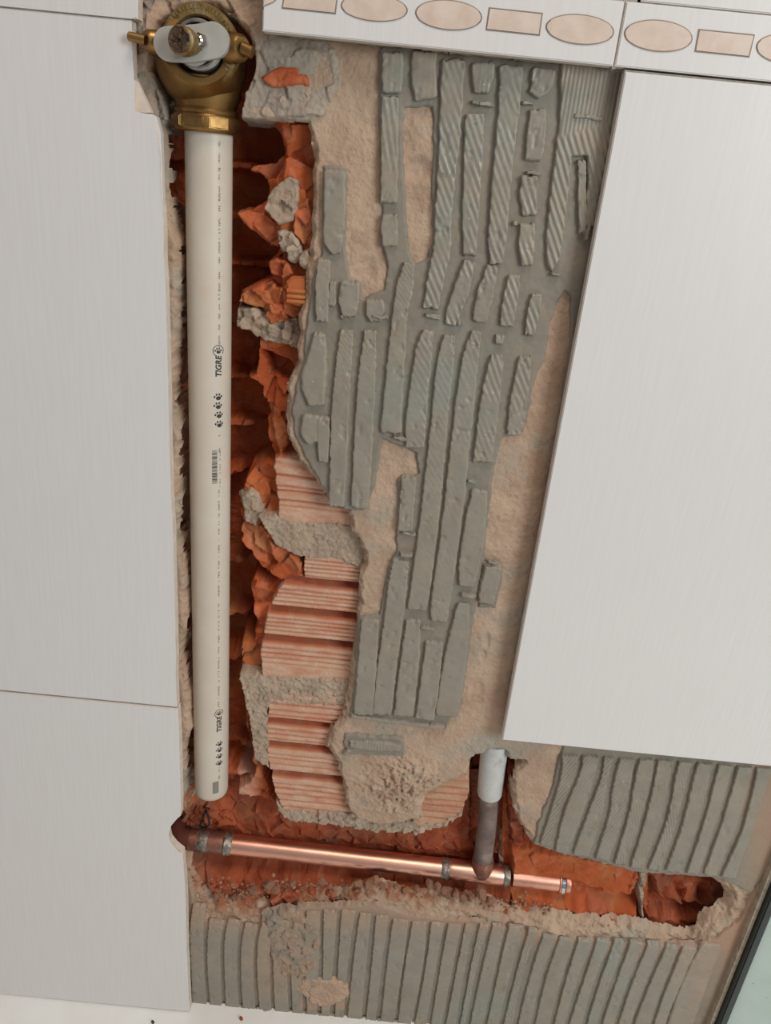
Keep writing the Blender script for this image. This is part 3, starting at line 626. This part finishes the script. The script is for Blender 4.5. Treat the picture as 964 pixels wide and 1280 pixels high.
def border(pts, ovals, rects, name='border_tile'):
    o = tile(name, pts, y=-.0004, th=.0084)
    yr = -.0004
    for (cx, cy, rx, ry) in ovals:
        for nm, k, yy, th, mm in (('oval_inlay', 1.0, yr - .0003, .001, 'inlay_rim'), ('oval_inlay', .972, yr - .0005, .001, 'inlay')):
            c0 = P(cx, cy, yr); ex = P(cx + 1, cy + .098, yr) - c0; ez = P(cx - .12, cy + 1, yr) - c0
            bm = bmesh.new()
            fr = prism(bm, [Vector((c0.x, yy, c0.z)) + ex * max(rx * k * math.cos(t * math.pi / 24), 331.5 - cx if cx < 340 and cx > 200 else -999) + ez * ry * (k if k == 1 else .92) * math.sin(t * math.pi / 24) for t in range(48)], th)
            bmesh.ops.bevel(bm, geom=list(fr.edges), offset=.0002, segments=2, affect='EDGES')
            bmo(nm if mm == 'inlay' else 'inlay_rim', bm, M[mm], o, smooth=False)
    for q in rects:
        c = (sum(a for a, b in q) / 4, sum(b for a, b in q) / 4)
        for nm, k, yy, mm in (('inlay_rim', 0, yr - .0003, 'inlay_rim'), ('rectangle_inlay', 1.3, yr - .0005, 'inlay')):
            bm = bmesh.new(); pp = []
            for a, b in q:
                pa = P(a - math.copysign(k, a - c[0]), b - math.copysign(k, b - c[1]), yr); pp.append(Vector((pa.x, yy, pa.z)))
            fr = prism(bm, pp, .001); bmesh.ops.bevel(bm, geom=list(fr.edges), offset=.0002, segments=2, affect='EDGES')
            bmo(nm, bm, M[mm], o, smooth=False)
    return o
border([(328,38.5),(766.5,82.5),(781,1.5),(700,-7),(700,-18),(330,-55)], [(306,-9,42,18),(468,10,42,17),(561,19,42,19),(725,37,43,19)],
       [[(357,-21),(424,-14),(420,18),(352,11)],[(611,9),(679,16),(675,45),(607,38)]])
border([(768.5,82.7),RX(768.5,82.7),RX(783.5,1.7),(783.5,1.7)], [(823,45,43,20),(988,62,43,20)], [[(873,36),(944,43),(937,72),(868,65)]])
border([(-600,-51),(163.5,23.4),(172,23.5),(172,-80),(-590,-153)], [(60,-36,43,18)], [[(112,-42),(178,-36),(170,-3),(106,-9)]])
tile('tile', [(801.5,1.6),RX(801.5,1.6),RX(806,-125),(806,-125)])
tile('tile', [(340,-56),(699,-19),(798.5,-9),(803,-125),(350,-170)])
tile('tile', [(786.0,0.4),(798.5,1.2),(798.5,-7),(786,-8)], th=.006) if False else None
# grey bedding under the border's lower rim and behind the joints
def strip(name, pts, y, th, mm, parent=wall):
    bm = bmesh.new(); prism(bm, [P(a, b, y) for a, b in pts], th); return bmo(name, bm, M[mm], parent, smooth=False)
strip('grout_joint', [(-600,805),(221,884),(222,887),(-600,808)], .0012, .006, 'grout')
strip('grout_joint', [(-600,-51.5),(164,23),(164,27),(-600,-47.5)], .0010, .006, 'grout')
strip('grout_joint', [(781,87),RX(781,87),RX(781,91),(781,91)], .0010, .006, 'grout')
strip('grout_joint', [(765,86),(770,86),(785,0),(780,0)], .0008, .006, 'grout')
strip('grout_joint', [(330,-58),RX(780,-1),RX(780,4),(780,3),(330,-50)], .0012, .006, 'grout')
strip('grout_joint', [(797,3),(803,3),(807,-120),(802,-120)], .0012, .006, 'grout')
for k, (x0, y0, x1, y1) in enumerate(((364,46,440,53),(440,54,524,61),(528,63,560,66),(562,67,640,74),(642,75,712,81))):
    r = random.Random(k); top = [(x0, y0 - 6), (x1, y1 - 6)]
    n = 10; low = [(x1 + (x0 - x1) * i / n, y1 + (y0 - y1) * i / n + r.uniform(-1.6, 1.0)) for i in range(n + 1)]
    strip('bedding_rim', top + low, .0078, .005, 'adhesive')
# wall behind everything and beyond the opening
core = bmesh.new()
for (x0, x1, z0, z1, y0, y1) in ((-.75, .36, -.05, 1.35, .082, .12),):
    bmesh.ops.create_cube(core, size=1, matrix=Matrix.Translation(((x0 + x1) / 2, (y0 + y1) / 2, (z0 + z1) / 2)) @ Matrix.Diagonal((x1 - x0, y1 - y0, z1 - z0, 1)))
bmo('wall_core', core, M['core'], wall, smooth=False)
for (x0, x1, z0, z1) in ((-.75, -.165, -.05, 1.35), (-.17, .36, .872, 1.35), (.125, .36, .40, .90)):
    bm = bmesh.new(); bmesh.ops.create_cube(bm, size=1, matrix=Matrix.Translation(((x0 + x1) / 2, .048, (z0 + z1) / 2)) @ Matrix.Diagonal((x1 - x0, .064, z1 - z0, 1)))
    bmo('wall_backing', bm, M['plaster'], wall, smooth=False)

# ------------------------------------------------------------------ right-hand end of the wall, floor
bm = bmesh.new()
def box(bm, x0, x1, y0, y1, z0, z1):
    bmesh.ops.create_cube(bm, size=1, matrix=Matrix.Translation(((x0 + x1) / 2, (y0 + y1) / 2, (z0 + z1) / 2)) @ Matrix.Diagonal((x1 - x0, y1 - y0, z1 - z0, 1)))
box(bm, XE - .004, XE - .0005, .006, .02, -.02, 1.35); o = bmo('trim_1', bm, M['sealant'], smooth=False); o['kind'] = 'structure'
bm = bmesh.new(); box(bm, XE, XE + .007, .0, .03, -.02, 1.35); bmesh.ops.bevel(bm, geom=list(bm.edges), offset=.001, segments=2, affect='EDGES'); o = bmo('trim_2', bm, M['gasket'], smooth=False); o['kind'] = 'structure'
bm = bmesh.new(); pq = [bm.verts.new((x_, y_, z_)) for z_ in (-.02, 1.35) for x_, y_ in ((XE + .006, .004), (XE + .60, -.30), (XE + .61, -.28), (XE + .02, .03))]
for f_ in ((0, 1, 2, 3), (4, 5, 6, 7), (0, 1, 5, 4), (1, 2, 6, 5), (2, 3, 7, 6), (3, 0, 4, 7)): bm.faces.new([pq[i] for i in f_])
o = bmo('wall_right', bm, M['side'], smooth=False); o['kind'] = 'structure'
ZF = P(118, 1254.5, 0).z
bm = bmesh.new(); box(bm, -.75, XE + .62, -.9, .03, ZF - .03, ZF); o = bmo('floor', bm, M['floor'], smooth=False); o['kind'] = 'structure'

# ------------------------------------------------------------------ shower valve
VY = .024
vc = P(247, 57, .0); bc = P(252, 80, VY)
valve = thing('shower_valve', 'tarnished brass shower valve without its handle, set in the broken wall above the white pipe', 'valve', bc)
S = .000462
bm = bmesh.new()
lathe(bm, [(0, -.028), (.012, -.027), (.019, -.022), (.0235, -.010), (.0250, .0), (.0238, .010), (.021, .017), (.0196, .021), (.0185, .0235), (.0150, .0235), (.0150, .012), (0, .012)], bc, (vc.x - bc.x, -.024 - .001, vc.z - bc.z), 48)
pt = P(261, 165, VY); pb = P(264.5, 988, VY); ax = (pb - pt).normalized()
nz = P(258, 128, VY)
lathe(bm, [(.020, -.012), (.0195, -.003), (.0172, .002), (.0166, .007), (.0176, .0085)], nz, ax, 40)
bmo('valve_body', bm, M['brass'], valve)
bm = bmesh.new(); nut = P(258.5, 137, VY)
lathe(bm, [(.013, 0), (.0178, 0), (.0184, .0012), (.0180, .0026), (.0186, .0032), (.0190, .0045), (.0190, .0098), (.0184, .0112), (.0170, .0122), (.0140, .0122)], nut, ax, 40)
bmo('outlet_nut', bm, M['brass'], valve)
for k in range(3):                                                   # wrench flats on the nut
    a = math.radians(-50 + k * 42); n = Vector((math.sin(a), -math.cos(a), 0)); t = Vector((math.cos(a), math.sin(a), 0)); c0 = nut + ax * .0072 + n * .0186
    bm = bmesh.new(); vs = []
    for dx, dz in ((-.0056, -.0028), (.0056, -.0028), (.0056, .0028), (-.0056, .0028)): vs.append(c0 + t * dx + ax * dz)
    a_ = [bm.verts.new(p + n * .0009) for p in vs]; b_ = [bm.verts.new(p - n * .0022) for p in vs]
    f_ = bm.faces.new(a_); bm.faces.new(b_[::-1])
    for i in range(4): bm.faces.new([a_[i], a_[(i + 1) % 4], b_[(i + 1) % 4], b_[i]])
    bmesh.ops.bevel(bm, geom=list(f_.edges), offset=.0006, segments=2, affect='EDGES'); bmo('wrench_flat', bm, M['brass'], valve, smooth=False)
yv = Vector((0, -1, 0))
ring_c = Vector((vc.x, .004, vc.z))
bm = bmesh.new()
lathe(bm, [(.0150, -.008), (.0205, -.008), (.0207, -.001), (.0201, .001), (.0196, .0016), (.0148, .0016), (.0139, .0006), (.0136, -.012)], ring_c, yv, 64, close=False)
bmo('collar_ring', bm, M['brass_old'], valve)
bm = bmesh.new()                                                     # fine knurl standing on the collar face
for i in range(56):
    a = 2 * math.pi * i / 56
    if math.sin(a) < -.55 and abs(math.cos(a)) < .75: continue
    d = Vector((math.cos(a), 0, math.sin(a))); t = Vector((-d.z, 0, d.x)); c0 = ring_c + yv * .0016
    q = [c0 + d * .0172 - t * .0004, c0 + d * .0194 - t * .0005, c0 + d * .0194 + t * .0005, c0 + d * .0172 + t * .0004]
    A = [bm.verts.new(p + yv * .0007) for p in q]; B = [bm.verts.new(p - yv * .001) for p in q]
    bm.faces.new(A)
    for k in range(4): bm.faces.new([A[k], B[k], B[(k + 1) % 4], A[(k + 1) % 4]])
bmo('knurling', bm, M['brass_old'], valve, smooth=False)
th_c = Vector((P(246, 55, -.004).x, .002, P(246, 55, -.004).z))
bm = bmesh.new(); prof = [(.0090, -.012), (.0118, -.010)]
for k in range(6): prof += [(.0122, -.006 + k * .0017), (.0115, -.0052 + k * .0017)]
prof += [(.0120, .0052), (.0112, .0060), (.0102, .0060), (.0098, .004), (.0096, -.012)]
lathe(bm, prof, th_c, yv, 48, close=False); bmo('threaded_sleeve', bm, M['zinc'], valve)
bm = bmesh.new(); lathe(bm, [(0, -.0105), (.0150, -.0105), (.0150, -.013), (0, -.013)], th_c, yv, 40); bmo('packing_gland', bm, M['gasket'], valve)
# white nylon cross piece
def pxv(a, b, y): return P(a, b, y)
yc = -.0085
o1, o2 = P(211, 55, yc), P(266, 50, yc); dx = (o2 - o1); Ln = dx.length; ex = dx / Ln; ez = Vector((0, 0, 1)) - ex * ex.z; ez.normalize()
out = []
r1, r2 = .0080, .0083
for i in range(21): a = math.pi / 2 + math.pi * i / 20; out.append(o1 + ex * r1 * math.cos(a) + ez * r1 * math.sin(a))
for t in (.3, .5, .7): out.append(o1 + ex * Ln * t - ez * (.0078 + .0012 * math.sin(math.pi * t)))
for i in range(21): a = -math.pi / 2 + math.pi * i / 20; out.append(o2 + ex * r2 * math.cos(a) + ez * r2 * math.sin(a))
for t in (.7, .5, .3): out.append(o1 + ex * Ln * t + ez * .0077)
bm = bmesh.new(); fr = prism(bm, out, .004); bmesh.ops.bevel(bm, geom=list(fr.edges), offset=.0007, segments=2, affect='EDGES')
bmo('cross_piece', bm, M['nylon'], valve, sharp=50)['label'] = 'white plastic cross piece'
bm = bmesh.new(); cc = (o1 + o2) / 2; lathe(bm, [(.0095, -.004), (.0095, -.012), (.0080, -.014)], cc + Vector((0, 0, -.001)), yv, 32); bmo('cross_piece_hub', bm, M['nylon'], valve)
# broken brass spindle
s0 = P(240, 55, -.008); s1 = P(225, 50, -.0205)
bm = bmesh.new(); sa = s1 - s0; lathe(bm, [(.0052, -.002), (.0056, .002), (.0056, sa.length * .45), (.0068, sa.length * .5), (.0070, sa.length * .95), (.0060, sa.length)], s0, sa, 28)
sp_ = bmo('spindle', bm, M['brass_old'], valve)
bm = bmesh.new(); rnd = random.Random(3)
lathe(bm, [(.0058, sa.length - .0004), (.0056, sa.length + .0006), (.0030, sa.length + .0002), (.0012, sa.length + .0012), (0, sa.length + .0004)], s0, sa, 18)
for v_ in bm.verts: v_.co += Vector((rnd.gauss(0, .00035), rnd.gauss(0, .0006), rnd.gauss(0, .00035)))
bmo('broken_face', bm, M['brass_worn'], sp_, smooth=False)
g0 = P(252, 52, -.0085); bm = bmesh.new(); lathe(bm, [(.0038, -.001), (.0040, .001), (.0040, .0022)], g0, (-.15, -1, 0), 6); lathe(bm, [(.0024, .002), (.0024, .0042), (.0016, .0048)], g0, (-.15, -1, 0), 16)
bmo('hex_screw', bm, M['chrome'], valve, sharp=25)
# side lugs
for nm, a, b, c in (('side_lug', (160, 45), (181, 50), (202, 54)), ('side_lug', (316, 66), (303, 60), (288, 60))):
    yA = -.0042 if a[0] < 200 else -.003
    bm = bmesh.new(); p0, p1, p2 = P(*a, yA), P(*b, yA + .001), P(*c, .004)
    tube(bm, [p0 + (p0 - p1) * .02, p0 + (p1 - p0) * .06, p1], [.0016, .0023, .0024] if a[0] < 200 else [.0022, .0030, .0032], 16)
    tube(bm, [p1, p1 + (p2 - p1) * .15, p2], [.0040, .0052, .0062] if a[0] < 200 else [.0052, .0066, .0080], 16)
    bmo(nm, bm, M['brass'], valve)

# ------------------------------------------------------------------ white pipe with its printing
PR = .0137
pipe = thing('water_pipe', 'long cream white plastic pipe hanging from the brass valve, cut off above the copper pipe', 'pipe', pb)
bm = bmesh.new(); Lp = (pb - pt).length
prof = [(PR - .0026, -.004), (PR, -.004)] + [(PR, Lp * k / 8) for k in range(1, 8)] + [(PR * .985, Lp - .004), (PR * .93, Lp - .0008), (PR - .0019, Lp), (PR - .0028, Lp - .001), (PR - .0028, Lp - .03)]
lathe(bm, prof, pt, ax, 64, close=False)
bmo('pipe_tube', bm, M['pvc'], pipe)
perp = Vector((0, -1, 0)); side = Vector((1, 0, 0))
def on_pipe(h, arc, lift=.00012):                                    # h along the pipe from its top, arc (m) sideways from the line that faces the wall's normal
    a = arc / PR
    return pt + ax * h + (side * math.sin(a) + perp * math.cos(a)) * (PR + lift)
def h_of(py): return (P(262, py, VY - PR * .7) - Vector((P(262, py, VY - PR * .7).x, VY - PR * .7, pt.z))).length * (1 if py > 100 else -1)
ARC = PR * math.radians(58)                                          # where the print line runs
# arc so that the print stands a little right of the pipe's middle as seen
def poly_on(bm, pts, lift=.00012):
    vs = [bm.verts.new(on_pipe(h, a, lift)) for h, a in pts]
    try: bm.faces.new(vs)
    except ValueError: pass
def disc(bm, h, a, rh, ra, rot=0, n=10):
    poly_on(bm, [(h + rh * math.cos(t * 2 * math.pi / n) * math.cos(rot) - ra * math.sin(t * 2 * math.pi / n) * math.sin(rot), a + ra * math.sin(t * 2 * math.pi / n) * math.cos(rot) + rh * math.cos(t * 2 * math.pi / n) * math.sin(rot)) for t in range(n)])
def paw(bm, h, a, s):                                                # pad towards the start of the words, toes ahead
    disc(bm, h + s * .20, a + s * .05, s * .26, s * .34)
    for dh, da in ((.02, -.46), (-.26, -.2), (-.28, .16), (-.04, .44)): disc(bm, h + dh * s, a + da * s, s * .15, s * .12)
def words(txt, h0, a0, size, name, mm, shear=.2, bold=.035, width=1.0, centre=False):
    cu = bpy.data.curves.new('letters', 'FONT'); cu.body = txt; cu.size = size; cu.shear = shear; cu.offset = bold * size; cu.resolution_u = 3
    if centre: cu.align_x = 'CENTER'
    ob = bpy.data.objects.new('letters', cu); C.objects.link(ob); dg = bpy.context.evaluated_depsgraph_get(); dg.update()
    me = bpy.data.meshes.new_from_object(ob.evaluated_get(dg)); bpy.data.objects.remove(ob); bpy.data.curves.remove(cu)
    for v_ in me.vertices: v_.co = on_pipe(h0 - v_.co.x * width, a0 - v_.co.y, .00014)
    return link(name, me, M[mm], pipe, smooth=False)
def print_set(yt0, yt1, paws, size, arc):
    h1, h0 = h_of(yt1), h_of(yt0)
    words('TIGRE', h1, arc + size * .36, size, 'printed_letters', 'ink', width=(h1 - h0) / (size * 2.55))
    bm = bmesh.new(); paw(bm, h0 - size * .80, arc - size * .02, size * .80)
    for k in range(14):                                              # ring around the badge
        t0, t1 = [math.pi * 2 * (q / 18) + .9 for q in (k, k + 1)]; R0, R1 = size * .60, size * .68; ch = h0 - size * .78
        poly_on(bm, [(ch + R * math.cos(t), arc + R * math.sin(t)) for R, t in ((R0, t0), (R1, t0), (R1, t1), (R0, t1))])
    bmo('printed_badge', bm, M['ink'], pipe, smooth=False)
    for py in paws:
        bm = bmesh.new(); paw(bm, h_of(py), arc + size * random.uniform(-.1, .1), size * .95); bmo('printed_paw', bm, M['ink'], pipe, smooth=False)
A0 = PR * math.radians(37)
print_set(445, 470, (494, 505, 516.5, 528), .0054, A0)
print_set(895, 913, (927.5, 935, 943, 951.5), .0054, A0 + .0006)
bm = bmesh.new(); rnd = random.Random(11); hh = h_of(561)
while hh < h_of(603):
    t = rnd.choice((.0003, .0005, .0008)); poly_on(bm, [(hh, A0 - .0042), (hh + t, A0 - .0042), (hh + t, A0 - .0008), (hh, A0 - .0008)]); hh += t + rnd.choice((.0003, .0004, .0007))
bmo('printed_barcode', bm, M['ink'], pipe, smooth=False)
def micro(y0, y1, a0, dens, mm, hgt=.0016):                          # print too small and worn to read
    bm = bmesh.new(); h = h_of(y0); end = h_of(y1); rnd = random.Random(int(y0))
    while h < end:
        for k in range(rnd.randint(3, 9)):
            t = rnd.uniform(.0004, .0009); lo = rnd.uniform(0, .3) * hgt; hi = hgt * rnd.uniform(.6, 1)
            if rnd.random() < dens: poly_on(bm, [(h, a0 + lo), (h + t, a0 + lo), (h + t, a0 + hi), (h, a0 + hi)])
            h += t + .0005
        h += .0022
    bmo('worn_print', bm, M[mm], pipe, smooth=False)
micro(176, 424, A0 - .0002, .85, 'ink_pale'); micro(540, 560, A0, .6, 'ink_pale'); micro(561, 604, A0 + .0006, .8, 'ink_pale', .0012); micro(610, 880, A0 - .0004, .75, 'ink_pale'); micro(957, 972, A0, .6, 'ink_pale')
bm = bmesh.new(); n = 6
for k in range(n):
    a, b = A0 - .0045 + .0048 * k / n, A0 - .0045 + .0048 * (k + 1) / n; poly_on(bm, [(h_of(974), a), (h_of(988), a), (h_of(988), b), (h_of(974), b)])
bmo('printed_block', bm, M['ink_pale'], pipe, smooth=False)

# ------------------------------------------------------------------ copper run with tee and riser
CY = .036; CR = .0087
cl, c1 = P(218, 1047, CY), P(712, 1103.5, CY)
cop = thing('copper_pipe', 'bright copper pipe with a tee and a riser lying in the horizontal chase', 'pipe', P(560, 1088, CY))
cax = (c1 - cl).normalized()
def at(px): 
    t = (px - 218) / (712 - 218.0); lo, hi = 0.0, 1.0
    for _ in range(30):
        mid = (lo + hi) / 2; q = cl.lerp(c1, mid); u_, v_ = to_px(q.x, q.z, q.y)
        if u_ < px: lo = mid
        else: hi = mid
    return cl.lerp(c1, lo)
def seg(name, x0, x1, prof, mm, segs=32, close=True, lab=None):
    bm = bmesh.new(); a, b = at(x0), at(x1); L_ = (b - a).length
    lathe(bm, [(r, t * L_) for r, t in prof], a, cax, segs, close); o = bmo(name, bm, M[mm], cop)
    if lab: o['label'] = lab
    return o
seg('copper_tube', 284, 556, [(CR, 0), (CR, .25), (CR, .5), (CR, .75), (CR, 1)], 'copper')
seg('copper_tube', 640, 700, [(CR, 0), (CR, .5), (CR, 1)], 'copper')
seg('coupling', 236, 291, [(CR * .9, 0), (CR * 1.02, .02), (CR * 1.08, .3), (CR * 1.08, .9), (CR, 1)], 'copper_old', lab='dull stained coupling')
seg('solder_ring', 248, 262, [(CR * 1.04, 0), (CR * 1.12, .2), (CR * 1.1, .5), (CR * 1.13, .8), (CR * 1.04, 1)], 'solder')
seg('solder_ring', 279, 291, [(CR * 1.04, 0), (CR * 1.16, .25), (CR * 1.1, .5), (CR * 1.13, .75), (CR, 1)], 'solder')
seg('solder_ring', 551, 561, [(CR, 0), (CR * 1.09, .25), (CR * 1.04, .5), (CR * 1.1, .75), (CR, 1)], 'solder')
seg('solder_ring', 628, 636, [(CR, 0), (CR * 1.08, .3), (CR * 1.06, .6), (CR, 1)], 'solder')
seg('pipe_cap', 697, 719, [(CR, 0), (CR * 1.14, .05), (CR * 1.16, .25), (CR * 1.0, .36), (CR * 1.04, .42), (CR * 1.04, .93), (CR * .9, 1), (CR * .8, 1), (CR * .78, .7)], 'copper')
seg('end_ring', 698, 706, [(CR * 1.02, 0), (CR * 1.22, .2), (CR * 1.22, .7), (CR * 1.05, 1)], 'chrome', lab='silvery ring')
# elbow turning into the wall at the left
bm = bmesh.new(); e0 = at(246); e1 = at(228)
tube(bm, [e0, e1, e1 + Vector((-.006, .004, .0005)), e1 + Vector((-.0085, .012, .001)), e1 + Vector((-.0085, .034, .001))], CR * .98, 24); bmo('elbow', bm, M['red_dust'], cop)['label'] = 'elbow coated in red dust'
# tee body with riser
bm = bmesh.new(); a, b = at(561), at(628)
lathe(bm, [(CR * .99, 0), (CR * 1.06, .003), (CR * 1.06, (b - a).length - .003), (CR * .99, (b - a).length)], a, cax, 32)
tb = at(602); r1 = P(609, 1030, .034); r2 = P(613, 985, .031); r3 = P(620, 920, .030)
bmo('tee', bm, M['copper'], cop)
bm = bmesh.new(); lathe(bm, [(CR * 1.10, .002), (CR * 1.10, .016), (CR * 1.0, .019)], tb, r1 - tb, 28); bmo('tee_branch', bm, M['copper_old'], cop)
bm = bmesh.new(); tube(bm, [tb + (r1 - tb) * .15, r1, r2, r3], [CR * .96, CR * .93, CR * .9, CR * .9], 28); bmo('riser', bm, M['riser'], cop)['label'] = 'grey brown riser dusted with mortar'
bm = bmesh.new(); s_a, s_b = P(612, 992, .030), P(619, 925, .027); dd = s_b - s_a
lathe(bm, [(.0082, .001), (.0098, 0), (.0103, .002), (.0106, dd.length * .4), (.0110, dd.length)], s_a, dd, 32); bmo('sleeve', bm, M['sleeve'], cop)['label'] = 'white plastic sleeve'

# ------------------------------------------------------------------ small things
bm = bmesh.new(); wl = [P(a, b, y) for a, b, y in ((262,1011,.040),(258,1010,.038),(257,1014,.037),(253,1024,.036),(250,1031,.037),(252,1034,.038),(258,1034,.036),(262,1031,.037),(261,1024,.037),(258,1015,.036),(257,1012,.039))]
tube(bm, [p for p in wl], .0009, 8)
wo = thing('wire_loop', 'small black wire loop hanging below the cut end of the white pipe', 'wire', wl[4]); bmo('loop', bm, M['black'], wo)
protos = []
for k in range(5):
    bm = lump_bm(1.0, 500 + k, 2, (1, .85, .75), 8); me = bpy.data.meshes.new('rubble_chunk'); bm.to_mesh(me); bm.free(); me.materials.append(M['rubble']); protos.append(me)
rnd = random.Random(5)
spots = [(318,1113,6),(336,1106,7),(345,1112,6),(292,1122,5),(402,1102,5),(412,1107,4),(448,1104,6),(460,1106,5),(478,1107,5),(495,1108,4),(520,1110,5),(538,1104,6),(546,1108,6),(562,1117,8),(570,1116,7),(580,1120,6),(588,1122,5),(602,1116,9),(612,1126,6),(556,1113,5),(432,1109,4),(506,1113,4),(366,1105,4),(270,1121,5)]
ORD = 'first second third fourth fifth sixth seventh eighth ninth tenth eleventh twelfth thirteenth fourteenth fifteenth sixteenth seventeenth eighteenth nineteenth twentieth twenty-first twenty-second twenty-third twenty-fourth'.split()
for k, (a, b, s) in enumerate(sorted(spots)):
    yy = .0165 + rnd.uniform(-.002, .002); q = P(a, b, yy)
    o = bpy.data.objects.new('rubble_chunk', protos[k % 5]); C.objects.link(o); o.location = q; o.scale = (s * .00088,) * 3; o.rotation_euler = [rnd.uniform(0, 6) for _ in range(3)]
    o['label'] = 'crumbly brown rubble chunk beneath the copper pipe, %s from the left end' % ORD[k] if s < 9 else 'largest rubble chunk lying right below the tee of the copper pipe'; o['category'] = 'rubble'; o['group'] = 'rubble chunks under the copper pipe'
bm = bmesh.new()
for k in range(420):
    a = rnd.uniform(250, 690); b = 1100 + .075 * (a - 300) + rnd.gauss(6, 7); 
    if a < 330: b += 8
    q = P(a, b, rnd.uniform(.018, .024)); r_ = rnd.uniform(.0006, .0021)
    bmesh.ops.create_icosphere(bm, subdivisions=1, radius=r_, matrix=Matrix.Translation(q) @ Matrix.Rotation(rnd.uniform(0, 3), 4, 'X') @ Matrix.Diagonal((1, rnd.uniform(.6, 1), rnd.uniform(.5, 1), 1)))
o = bmo('rubble_crumbs', bm, M['rubble'], smooth=False); o['kind'] = 'stuff'; o['label'] = 'loose brown crumbs scattered along the chase ledge'; o['category'] = 'crumbs'
for (a, b, lab, r_, mm) in ((191, 1277.5, 'tiny dark crumb on the white floor below the lower left tile', .0022, 'gasket'), (301.5, 1273, 'tiny reddish crumb on the white floor against the combed adhesive', .0026, 'damp_clay')):
    u, v = a - 482, b - 640; d = u_ax * u + v_ax * v + fwd * F_PX; t = (ZF + r_ * .4 - CAM_Z) / d.z
    q = Vector((0, -DIST, CAM_Z)) + d * t
    o = bpy.data.objects.new('floor_crumb', protos[1].copy()); o.data.materials[0] = M[mm]; C.objects.link(o); o.location = q; o.scale = (r_,) * 3
    o['label'] = lab; o['category'] = 'crumb'
